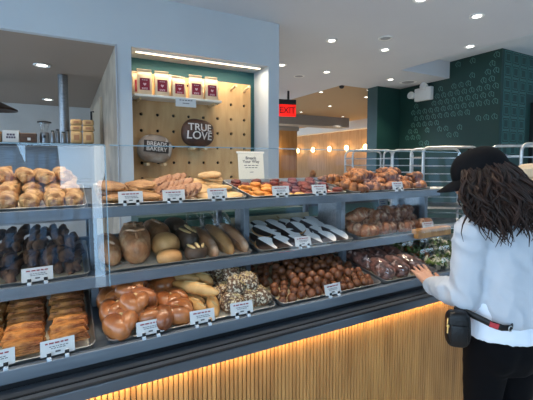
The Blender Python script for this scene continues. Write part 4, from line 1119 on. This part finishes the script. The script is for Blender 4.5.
for i, x in enumerate((.095, .225)):
    for k_, (z, kk_) in enumerate(((0, 0), (.151, 1), (.222, 1))):
        kkr.put(T(x, 4.99, KZ + z), f'brown paper bag in the {"left" if i == 0 else "right"} kitchen stack, {["large bottom one", "middle", "topmost"][k_]}', 'paper bag', 'brown paper bags stacked on the kitchen shelf', kk_)

# ------------------------------------------------------------------ bun pan racks
def rack(x, y, rz, label, w=0.52, d=0.62, h=1.757, n_=14, pans=()):
    t = thing('bun_pan_rack', label, 'rack', T(x, y, 0) @ RZ(rz), 'aluminium bun pan racks behind the counter')
    r_ = 0.0145
    for s_ in (-1, 1):
        yy = s_ * d / 2; pts = [(-w / 2, yy, 0.12)]
        for k in range(7):
            a = R(180 - 15 * k); pts.append((-w / 2 + .07 + .07 * math.cos(a), yy, h - .07 + .07 * math.sin(a)))
        for k in range(7):
            a = R(90 - 15 * k); pts.append((w / 2 - .07 + .07 * math.cos(a), yy, h - .07 + .07 * math.sin(a)))
        pts.append((w / 2, yy, 0.12))
        B().tube(pts, r_, 10).obj('end_frame', M['pan'], t)
    b = B()
    for s_ in (-1, 1):
        for k in range(n_):
            z = 0.30 + (h - 0.42) * k / (n_ - 1)
            b.bb(s_ * w / 2 - .012, s_ * w / 2 + .012, -d / 2, d / 2, z - .003, z + .012)
    b.obj('runners', M['pan'], t, False)
    b = B()
    for k in range(n_):
        z = 0.30 + (h - 0.42) * k / (n_ - 1)
        if k % 1 == 0: b.bb(-w / 2, w / 2, d / 2 - .006, d / 2 + .006, z - .006, z + .008)
    b.obj('cross_bars', M['pan'], t, False)
    for sx in (-1, 1):
        for sy in (-1, 1):
            c = B().lathe([(.001, -.016), (.05, -.016), (.055, -.01), (.055, .01), (.05, .016), (.001, .016)], (sx * w / 2, sy * d / 2, .056), n=18, mx=Matrix.Rotation(R(90), 3, 'Y')).obj('caster', M['black'], t)
            B().bb(sx * w / 2 - .02, sx * w / 2 + .02, sy * d / 2 - .02, sy * d / 2 + .02, .09, .13).obj('fork', M['steel'], c, False)
    for k in pans:
        z = 0.30 + (h - 0.42) * k / (n_ - 1) + .013
        B().grid([rring(-w / 2 + .016, w / 2 - .016, -d / 2 + .02, d / 2 - .02, .02, z), rring(-w / 2 + .006, w / 2 - .006, -d / 2 + .01, d / 2 - .01, .025, z + .025), rring(-w / 2 + .02, w / 2 - .02, -d / 2 + .024, d / 2 - .024, .02, z + .004)]).obj('rack_pan', M['pan'], t)
    return t
rack(3.965, 4.11, 61.5 - 90, 'aluminium bun pan rack farthest left, behind the top shelf croissants', 0.56, 0.5, pans=(5, 8))
rack(4.33, 3.76, 61.5 - 90, 'narrow-looking aluminium bun pan rack between two others against the green wall', 0.44, 0.4)
rack(4.06, 2.93, 61.5 - 98, 'large aluminium bun pan rack just left of the woman in the black cap', 0.60, 0.56, pans=(3, 5, 7, 9))
rack(4.12, 1.95, 61.5 - 92, 'aluminium bun pan rack right of the black cap, behind the tan hat', 0.56, 0.5)
# ------------------------------------------------------------------ people
skin = mat('skin', srgb(196, 146, 118), 0.5, c2=srgb(184, 132, 106), scale=20)
hairm = mat('brown_hair', srgb(52, 31, 22), 0.6, c2=srgb(24, 15, 11), scale=30, spec=0.3, stretch=(1, 1, 0.2))
darkhair = mat('dark_hair', srgb(44, 32, 28), 0.45, c2=srgb(28, 20, 18), scale=30)
shirtm = mat('white_cotton', srgb(186, 191, 199), 0.85, c2=srgb(178, 184, 193), scale=6, bump=0.1, bscale=60)
teem = mat('white_jersey', srgb(222, 228, 238), 0.8)
blackcloth = mat('black_leggings', srgb(9, 9, 12), 0.95, spec=0.12)
capm = mat('black_cap_cotton', srgb(8, 9, 13), 0.9, c2=srgb(12, 13, 17), scale=60, spec=0.15)
leather = mat('black_leather', srgb(12, 12, 14), 0.42, spec=0.35, bump=0.2, bscale=80)
gold = mat('gold_zip', srgb(212, 176, 110), 0.3, 1.0)

def ell_ring(c, r, f, a, b, n=24):
    return [c + r * (a * math.cos(2 * PI * k / n)) + f * (b * math.sin(2 * PI * k / n)) for k in range(n)]
X_, Y_, Z_ = Vector((1, 0, 0)), Vector((0, 1, 0)), Vector((0, 0, 1))
def loft(b, secs, n=24):
    """secs: (centre, half width, half depth) upright sections"""
    return b.grid([ell_ring(Vector(c), X_, Y_, w, d, n) for c, w, d in secs])

def hand(b, W, tip, s, curl=0.25, spread=1.0):
    """palm, four unequal bent fingers and a thumb; W wrist, tip where the middle finger points, s the thumb side"""
    W = Vector(W); tip = Vector(tip); d = (tip - W).normalized(); s = (Vector(s) - d * Vector(s).dot(d)).normalized(); nrm = d.cross(s).normalized()
    if nrm.z > 0: nrm = -nrm
    b.capsule(W - d * .02, W + d * .02, .024, .027, 12, 4, 0.75, nrm)
    for k, o in enumerate((-.026, -.009, .009, .026)):
        b.capsule(W + d * .015 + s * o * .6, W + d * .082 + s * o, .0165, .0125, 10, 3)
    for k, (o, L_) in enumerate(((.031, .066), (.0105, .076), (-.0105, .070), (-.030, .055))):
        p0 = W + d * .080 + s * o
        dd = (d + s * (o * 2.2 * spread)).normalized()
        p1 = p0 + (dd + nrm * curl * .6).normalized() * L_ * .45
        p2 = p1 + (dd + nrm * curl * 1.8).normalized() * L_ * .32
        p3 = p2 + (dd + nrm * curl * 3.0).normalized() * L_ * .23
        for q0, q1, r0, r1 in ((p0 - dd * .01, p1, .0090, .0080), (p1, p2, .0080, .0072), (p2, p3, .0072, .0060)): b.capsule(q0, q1, r0, r1, 10, 3)
    t0 = W + d * .028 + s * .026; t1 = t0 + (d * .55 + s * .8 + nrm * .25).normalized() * .036; t2 = t1 + (d * .9 + s * .2 + nrm * .4).normalized() * .032
    b.capsule(t0, t1, .0145, .0108, 10, 3); b.capsule(t1, t2, .0105, .0082, 10, 3)

def head_parts(b, HM):
    R3 = HM.to_3x3(); c = HM.translation
    def el(p, r, **k): b.blob(HM @ Vector(p), r, rot=R3, nu=22, nv=16, **k)
    el((0, -.008, .028), (.074, .093, .088)); el((0, .030, -.045), (.056, .060, .062)); el((0, .055, -.082), (.028, .026, .024))
    el((0, .094, -.012), (.013, .018, .022)); el((0, .086, -.050), (.024, .012, .012))
    for s_ in (-1, 1):
        el((.076 * s_, -.005, -.012), (.010, .020, .032)); el((.040 * s_, .066, -.022), (.024, .020, .022))
def face_parts(body, HM, brow):
    R3 = HM.to_3x3()
    for s_ in (-1, 1):
        e_ = B().blob(HM @ Vector((.031 * s_, .079, .006)), (.0125, .0105, .0105), rot=R3, nu=14, nv=10).obj('eye', mat('eye_white', srgb(232, 230, 226), 0.25), body)
        B().blob(HM @ Vector((.031 * s_, .0875, .005)), (.0055, .003, .0055), rot=R3, nu=12, nv=8).obj('iris', mat('dark_iris', srgb(46, 32, 24), 0.2), e_)
        B().blob(HM @ Vector((.033 * s_, .083, .027)), (.018, .006, .0045), rot=R3, nu=12, nv=8).obj('eyebrow', brow, body)
    B().blob(HM @ Vector((0, .094, -.052)), (.022, .006, .0065), rot=R3, nu=14, nv=8).obj('lips', mat('lips', srgb(168, 96, 88), 0.4), body)

def strands(b, HM, n_, seed, endc, endr, zlo, zhi, rad=0.011, wave=0.014, back_only=True):
    rr = random.Random(seed)
    for i in range(n_):
        a = rr.uniform(R(-215), R(35)) if back_only else rr.uniform(0, 2 * PI)       # around the head, leaving the face free (90 deg is forward)
        lat = rr.uniform(-.35, .75)
        p0 = HM @ Vector((.074 * math.cos(a) * math.cos(lat), .093 * math.sin(a) * math.cos(lat) - .008, .028 + .085 * math.sin(lat)))
        e_ = rr.uniform(.35, 1.0)
        w = HM.to_3x3() @ Vector((math.cos(a), math.sin(a), 0)); w.z = 0
        if w.length > 1e-4: w.normalize()
        pe = Vector((endc[0] + w.x * endr[0] * e_, endc[1] + w.y * endr[1] * e_, rr.uniform(zlo, zhi)))
        p1 = p0 + w * rr.uniform(.02, .045) + Vector((0, 0, -.03))
        pts = []; m_ = 13; ph = rr.uniform(0, 6)
        for k in range(m_):
            t_ = k / (m_ - 1)
            q = p0 * (1 - t_) ** 2 + (p1 + (pe - p1) * 0.25 + w * .03) * 2 * t_ * (1 - t_) + pe * t_ ** 2
            q = q + Vector((math.sin(ph + t_ * 8), math.cos(ph * 1.7 + t_ * 7), 0)) * wave * t_ ** 0.8
            pts.append(q)
        r0 = rad * rr.uniform(.7, 1.25)
        b.tube(pts, [r0 * (0.8 + 0.4 * math.sin(PI * k / (m_ - 1))) * (1 if k < m_ - 3 else (m_ - k) / 4) for k in range(m_)], 6)

def figure(label, mx, J, HM, clothes, vox=0.006):
    """one continuous body with the joints J (local coordinates, +y forward); clothes(root) adds the clothing"""
    b = B()
    head_parts(b, HM)
    nb = Vector(J['neck']); b.capsule(nb - Vector((0, 0, .02)), HM @ Vector((0, -.02, -.04)), .054, .050, 16, 4)
    pc = Vector(J['pelvis']); ch = Vector(J['chest'])
    loft(b, [(pc + Z_ * -.10, .12, .09), (pc, .145, .10), (pc.lerp(ch, .45), .118, .085), (ch, .140, .095), (ch.lerp(nb, .6), .15, .075), (nb, .06, .055)])
    for s_ in 'LR':
        b.capsule(J['S' + s_], J['E' + s_], .046, .036, 14); b.capsule(J['E' + s_], J['W' + s_], .036, .025, 14)
        b.capsule(Vector(J['S' + s_]), nb.lerp(ch, .25), .045, .06, 12)
        hand(b, J['W' + s_], J['H' + s_], J['T' + s_], 0.10)
        b.capsule(J['P' + s_], J['K' + s_], .078, .052, 16); b.capsule(J['K' + s_], J['A' + s_], .050, .034, 16)
        A = Vector(J['A' + s_]); b.capsule(A + Vector((0, -.02, -.03)), A + Vector((0, .12, -.045)), .032, .026, 12)
    o = remesh(b, 'person', skin, vox, None, 3)
    o.matrix_basis = mx; tag(o, label, 'person')
    return o

def shoes(root_, J, m):
    for s_ in 'LR':
        A = Vector(J['A' + s_]); b = B()
        b.blob(A + Vector((0, .045, -.048)), (.045, .13, .038), 0.8, 0, 1, 0, 22, 12, -0.75)
        b.capsule(A + Vector((0, -.01, -.03)), A + Vector((0, -.01, .02)), .046, .044, 16)
        o = remesh(b, 'shoe', m, 0.007, root_, 3)

# --- woman in the white sweatshirt
WX = T(1.60, 0.84, 0) @ RZ(-11.5); WI = WX.inverted()
def L(x, y, z): return WI @ Vector((x, y, z))
fd = Vector((-.50, .80, -.42)).normalized()
def head_mx(c, fd, roll=0.0):
    y = fd.normalized(); x = y.cross(Z_).normalized(); z = x.cross(y)
    m = Matrix((x, y, z)).transposed().to_4x4(); m = m @ Matrix.Rotation(R(roll), 4, 'Y'); m.translation = c
    return m
HMw = WI @ head_mx(Vector((1.504, 0.899, 1.511)), fd, 0)
J = dict(pelvis=(0, 0, .90), chest=(0, .02, 1.18), neck=L(1.555, .875, 1.365),
         SL=L(1.452, .895, 1.295), EL=L(1.432, .905, 1.035), WL=L(1.512, 1.120, .992), HL=L(1.556, 1.262, 1.062), TL=L(1.512, 1.120, .992) + Vector((1, .2, .3)) - L(1.512, 1.120, .992) ,
         SR=(.165, .0, 1.305), ER=(.20, -.02, 1.03), WR=(.13, .20, .98), HR=(.09, .36, 1.0), TR=(-1, .2, .2),
         PL=(-.085, 0, .86), KL=(-.08, .03, .47), AL=(-.085, .0, .085), PR=(.085, 0, .86), KR=(.085, .02, .47), AR=(.09, -.01, .085))
J['TL'] = (1, -.2, .35)
woman = figure('person in a black cap and white sweatshirt reaching into the bottom shelf, back turned', WX, J, HMw, None, 0.0042)
face_parts(woman, HMw, hairm)
# leggings
b = B()
loft(b, [((0, -.005, .72), .135, .095), ((0, -.012, .80), .170, .122), ((0, -.006, .87), .166, .122), ((0, 0, .93), .152, .108), ((0, 0, .98), .14, .10)])
for s_ in 'LR':
    b.capsule(J['P' + s_], J['K' + s_], .096, .062, 18); b.capsule(J['K' + s_], Vector(J['A' + s_]) + Z_ * .03, .060, .042, 18)
    b.capsule(Vector(J['P' + s_]) + Vector((0, -.045, -.03)), Vector(J['P' + s_]) + Vector((0, -.04, -.06)), .085, .08, 16)
remesh(b, 'leggings', blackcloth, 0.009, woman, 5, 0.003, 10, 3)
shoes(woman, J, mat('grey_sneaker', srgb(70, 70, 76), 0.7))
b = B(); loft(b, [((0, -.004, .872), .182, .138), ((0, -.004, .90), .180, .136), ((0, 0, .95), .168, .124), ((0, 0, 1.02), .155, .11)])
remesh(b, 'undershirt', teem, 0.008, woman, 3, 0.003, 14, 5)
# sweatshirt: wide body, dropped shoulders, bunched sleeves
b = B()
loft(b, [((.012, 0, .935), .164, .136), ((.012, 0, .955), .170, .142), ((.012, .002, 1.03), .162, .138), ((.01, .008, 1.13), .158, .132), ((.006, .012, 1.22), .166, .124), ((.0, .02, 1.295), .168, .105), (L(1.575, .865, 1.355), .115, .085), (L(1.560, .872, 1.385), .075, .068)], 28)
for s_, q in (('L', -1), ('R', 1)):
    b.capsule(J['S' + s_], J['E' + s_], .066, .058, 18); 
    E_ = Vector(J['E' + s_]); Wv = Vector(J['W' + s_])
    b.capsule(E_, E_.lerp(Wv, .55), .060, .056, 18); b.capsule(E_.lerp(Wv, .5), E_.lerp(Wv, .98), .054, .042, 18)
    b.capsule(E_.lerp(Wv, .35), E_.lerp(Wv, .42), .066, .06, 16)
    b.capsule(E_.lerp(Wv, .96), E_.lerp(Wv, 1.02), .040, .038, 16)
    b.capsule(Vector(J['S' + s_]) + Vector((.0, 0, 0)), Vector((q * .06, .01, 1.30)), .070, .09, 16)
sw = remesh(b, 'sweatshirt', shirtm, 0.007, woman, 3, 0.017, 11, 8)
# back yoke seam and hem band
# hair
b = B()
strands(b, HMw, 720, 5, L(1.570, .840, 1.3)[:2], (.200, .130), 1.262, 1.42, 0.0048, 0.026)
strands(b, HMw, 300, 9, L(1.53, .86, 1.3)[:2], (.16, .11), 1.32, 1.47, 0.005, 0.024)
hc = L(1.540, .862, 1.41)
b.blob(hc, (.130, .095, .125), 1, 0.25, 14, 3, 26, 18)
b.obj('hair', hairm, woman)
# cap
def cap(root_, HM, m, name='cap'):
    b = B(); rows = []; n = 36
    for i in range(11):
        ph = R(90 * i / 10); rows.append([HM @ Vector((.090 * math.cos(ph) ** .8 * math.cos(2 * PI * k / n), .110 * math.cos(ph) ** .8 * math.sin(2 * PI * k / n) - .006, .030 + .102 * math.sin(ph) ** .95)) for k in range(n)])
    inner = [HM @ Vector((.085 * math.cos(2 * PI * k / n), .105 * math.sin(2 * PI * k / n) - .006, .030)) for k in range(n)]
    b.grid([inner] + rows, capa=False, capb=True)
    c = b.obj(name, m, root_, True, 60)
    b = B(); top = []; bot = []
    n = 17
    rows = []
    for e_, th in ((0, 0.002), (0, -.002), (.5, -.002), (1, -.0015), (1, .0015), (.5, .002)):
        ring = []
        for k in range(n):
            a = R(22 + 136 * k / (n - 1)); ca, sa = math.cos(a), math.sin(a)
            ext = .080 * math.sin(PI * k / (n - 1)) ** .55 * e_
            ring.append(HM @ Vector((.087 * ca * (1 + .12 * e_), .104 * sa - .006 + ext, .034 - .020 * e_ - .022 * (ca ** 2) * (.5 + e_) + th)))
        rows.append(ring)
    rows.append(rows[0])
    b.grid(rows, wrap=False); b.obj('brim', m, c, True, 50)
    B().blob(HM @ Vector((0, -.006, .132)), (.009, .009, .005), rot=HM.to_3x3(), nu=12, nv=8).obj('button', m, c)
    b = B()
    for k in range(5): b.box(HM @ Vector((.020 - .010 * k, -.1165 + .0012 * abs(k - 2), .056)), (.0065, .004, .010 if k % 2 else .007), 0, HM.to_3x3().to_4x4())
    b.obj('back_lettering', mat('grey_thread', srgb(112, 114, 124), 0.6), c, False)
    return c
cap(woman, HMw, capm)
# black bag with a strap round the waist
bag = thing('handbag', 'small black leather bag with gold zip at the hip of the person in the cap', 'bag', T(1.352, .884, .925) @ RZ(-42))
b = B(); b.blob((0, 0, -.008), (.046, .032, .072), 0.55, 0.05, 20, 4, 24, 16)
b.obj('bag_body', leather, bag)
B().box((-.002, -.032, -.02), (.062, .010, .070), 0.005).obj('front_pocket', leather, bag)
B().tube([(-.042, -.026, .040), (-.044, -.030, .030), (-.045, -.030, .016)], 0.0024, 6).obj('zip', gold, bag)
z_ = B().lathe([(.0001, 0), (.006, .001), (.006, .004), (.0001, .005)], n=12).xf(T(-.044, -.034, .012) @ RX(90)).obj('zip_pull', gold, bag)
B().tube([(-.044, -.037, .010), (-.046, -.039, -.016)], 0.0028, 6).obj('pull_tab', gold, z_)
BI = (T(1.352, .884, .925) @ RZ(-42)).inverted()
pts = [BI @ (WX @ Vector(p)) for p in ((-.235, .03, .985), (-.212, -.01, .978), (-.190, -.06, .968), (-.172, -.088, .958), (-.145, -.112, .950), (-.11, -.120, .948), (-.08, -.10, .955))]
st = B().tube(pts, 0.006, 8, 2.2).obj('strap', leather, bag)
pm = [BI @ (WX @ Vector(p)) for p in ((-.176, -.084, .959), (-.155, -.1045, .9525))]
B().tube(pm, 0.0075, 8, 1.7).obj('red_patch', mat('red_webbing', srgb(170, 36, 44), 0.6), st)
ring = [BI @ (WX @ (Vector((-.118, -.124, .948)) + Vector((.009 * math.cos(2 * PI * k / 14), 0, .011 * math.sin(2 * PI * k / 14))))) for k in range(15)]
B().tube(ring, 0.0018, 6).obj('strap_buckle', M['pan'], st)

# --- person in a tan hat, mostly outside the frame
def standing(dx=0):
    return dict(pelvis=(0, 0, .90), chest=(0, .01, 1.20), neck=(0, 0, 1.385), SL=(-.17, 0, 1.33), SR=(.17, 0, 1.33), EL=(-.215, -.02, 1.06), ER=(.215, -.02, 1.06),
                WL=(-.19, .10, .84), WR=(.19, .10, .84), HL=(-.185, .16, .68), HR=(.185, .16, .68), TL=(.6, .8, 0), TR=(-.6, .8, 0),
                PL=(-.085, 0, .86), KL=(-.085, .02, .47), AL=(-.09, 0, .085), PR=(.085, 0, .86), KR=(.085, .02, .47), AR=(.09, 0, .085))
def dress(root_, J, top, bottom, vox=0.010, seed=1):
    b = B(); nk = Vector(J['neck']); pc = Vector(J['pelvis']); ch = Vector(J['chest'])
    loft(b, [(pc - Z_ * .06, .175, .13), (pc, .168, .125), (pc.lerp(ch, .5), .160, .118), (ch, .170, .12), (ch.lerp(nk, .55), .165, .10), (nk - Z_ * .02, .095, .078)])
    for s_, q in (('L', -1), ('R', 1)):
        b.capsule(J['S' + s_], J['E' + s_], .062, .050, 16); b.capsule(J['E' + s_], Vector(J['E' + s_]).lerp(Vector(J['W' + s_]), .92), .050, .036, 16)
        b.capsule(J['S' + s_], nk.lerp(ch, .5), .062, .085, 16)
    remesh(b, 'jacket', top, vox, root_, 4, 0.005, 9, seed)
    b = B(); loft(b, [(pc - Z_ * .16, .135, .10), (pc - Z_ * .08, .165, .122), (pc, .150, .110), (pc + Z_ * .05, .14, .10)])
    for s_ in 'LR':
        b.capsule(J['P' + s_], J['K' + s_], .094, .066, 16); b.capsule(J['K' + s_], Vector(J['A' + s_]) + Z_ * .02, .066, .050, 16)
    remesh(b, 'trousers', bottom, vox, root_, 4, 0.004, 9, seed + 3)
J2 = standing(); HM2 = head_mx(Vector((0, .015, 1.515)), Vector((0, 1, -.12)))
p2 = figure('person in a tan bucket hat at the right edge behind the black cap', T(2.70, 1.285, 0) @ RZ(95) @ Matrix.Diagonal((.96, .96, .957, 1)), J2, HM2, None, 0.008)
face_parts(p2, HM2, darkhair)
dress(p2, J2, mat('dark_jacket', srgb(44, 42, 46), 0.8), mat('dark_jeans', srgb(40, 46, 60), 0.8)); shoes(p2, J2, M['black'])
b = B(); strands(b, HM2, 150, 21, (0, -.04), (.12, .10), 1.30, 1.42, 0.010, 0.01); b.blob((0, -.03, 1.47), (.085, .08, .10), 1, .2, 14, 2); b.obj('hair', darkhair, p2)
hatm = mat('tan_hat_cotton', srgb(204, 184, 156), 0.8, c2=srgb(194, 172, 144), scale=40)
b = B()
rows = []
for r_, z, k_ in ((.088, .030, 1), (.150, .006, 1), (.152, .008, 1), (.092, .038, 1), (.090, .060, 1), (.084, .105, 1), (.060, .122, 1), (.001, .126, 1)):
    rows.append([HM2 @ Vector((r_ * math.cos(2 * PI * k / 32) * .92, r_ * math.sin(2 * PI * k / 32) * 1.1 - .006, z)) for k in range(32)])
ht = b.grid(rows, capa=False).obj('hat', hatm, p2)
B().tube([HM2 @ Vector((.0925 * .92 * math.cos(2 * PI * k / 32), .0925 * 1.1 * math.sin(2 * PI * k / 32) - .006, .045)) for k in range(33)], 0.004, 6, 1.8, caps=False).obj('hat_band', mat('hat_band', srgb(170, 148, 120), 0.8), ht)

# --- diner far away in the dining room
J3 = standing()
J3.update(pelvis=(0, 0, .56), chest=(0, .03, .86), neck=(0, .03, 1.045), SL=(-.17, .03, .99), SR=(.17, .03, .99), EL=(-.22, .10, .74), ER=(.22, .10, .74), WL=(-.15, .30, .78), WR=(.15, .30, .78),
          HL=(-.10, .45, .785), HR=(.10, .45, .785), PL=(-.09, .02, .54), PR=(.09, .02, .54), KL=(-.10, .42, .52), KR=(.10, .42, .52), AL=(-.10, .42, .085), AR=(.10, .42, .085))
HM3 = head_mx(Vector((0, .05, 1.175)), Vector((0, 1, -.2)))
mx3 = T(7.72, 10.75, 0) @ RZ(-60)
p3 = figure('person with fair hair in a black top seated far off in the dining room', mx3, J3, HM3, None, 0.010)
face_parts(p3, HM3, hairm)
dress(p3, J3, mat('black_top', srgb(16, 16, 18), 0.8), mat('grey_trousers', srgb(60, 60, 66), 0.8), 0.012); shoes(p3, J3, M['black'])
fair = mat('fair_hair', srgb(168, 116, 70), 0.5, c2=srgb(130, 86, 50), scale=30)
b = B(); b.blob(HM3 @ Vector((0, -.02, .045)), (.086, .100, .088), 1, .12, 20, 4, rot=HM3.to_3x3()); strands(b, HM3, 60, 31, (0, 0), (.10, .08), 1.02, 1.10, .011, .008); b.obj('hair', fair, p3)
t = thing('dining_chair', 'dark wooden dining chair under the seated person in black', 'chair', mx3)
B().box((0, .04, .425), (.42, .44, .03), .01).obj('seat', M['darkwood'], t)
B().box((0, -.20, .72), (.40, .025, .26), .01).obj('backrest', M['darkwood'], t)
for sx in (-1, 1):
    B().tube([(sx * .18, -.17, 0), (sx * .18, -.17, .42), (sx * .18, -.205, .86)], .016, 8).obj('leg', M['darkwood'], t)
    B().tube([(sx * .18, .23, 0), (sx * .18, .23, .41)], .016, 8).obj('leg', M['darkwood'], t)
t = thing('dining_table', 'dark dining table in front of the seated person in black', 'table', mx3 @ T(0, .62, 0))
B().box((0, 0, .735), (.75, .60, .03), .006).obj('tabletop', M['darkwood'], t)
B().lathe([(.001, 0), (.24, 0), (.24, .015), (.04, .03), (.035, .70), (.12, .72), (.001, .72)], n=20).obj('pedestal', M['black'], t)

# ------------------------------------------------------------------ daylight and exposure
w = bpy.data.worlds.new('sky'); S.world = w; w.use_nodes = True
bg = w.node_tree.nodes['Background']
tc = w.node_tree.nodes.new('ShaderNodeTexCoord'); nz = w.node_tree.nodes.new('ShaderNodeTexNoise'); nz.inputs['Scale'].default_value = 2.5
rp = w.node_tree.nodes.new('ShaderNodeValToRGB')
rp.color_ramp.elements[0].position = 0.48; rp.color_ramp.elements[0].color = (0.42, 0.68, 0.97, 1)
rp.color_ramp.elements[1].position = 0.78; rp.color_ramp.elements[1].color = (0.93, 0.98, 0.99, 1)
w.node_tree.links.new(tc.outputs['Generated'], nz.inputs['Vector']); w.node_tree.links.new(nz.outputs['Fac'], rp.inputs['Fac']); w.node_tree.links.new(rp.outputs['Color'], bg.inputs['Color'])
bg.inputs['Strength'].default_value = SKY
S.view_settings.view_transform = 'Standard'; S.view_settings.look = 'None'; S.view_settings.gamma = 1.0; S.view_settings.exposure = EXPO
S.view_settings.use_curve_mapping = False
S.cycles.use_denoising = True
try: S.cycles.denoiser = 'OPENIMAGEDENOISE'
except Exception: pass
S.cycles.max_bounces = 10; S.cycles.diffuse_bounces = 5; S.cycles.transparent_max_bounces = 24
S.cycles.sample_clamp_indirect = 6.0
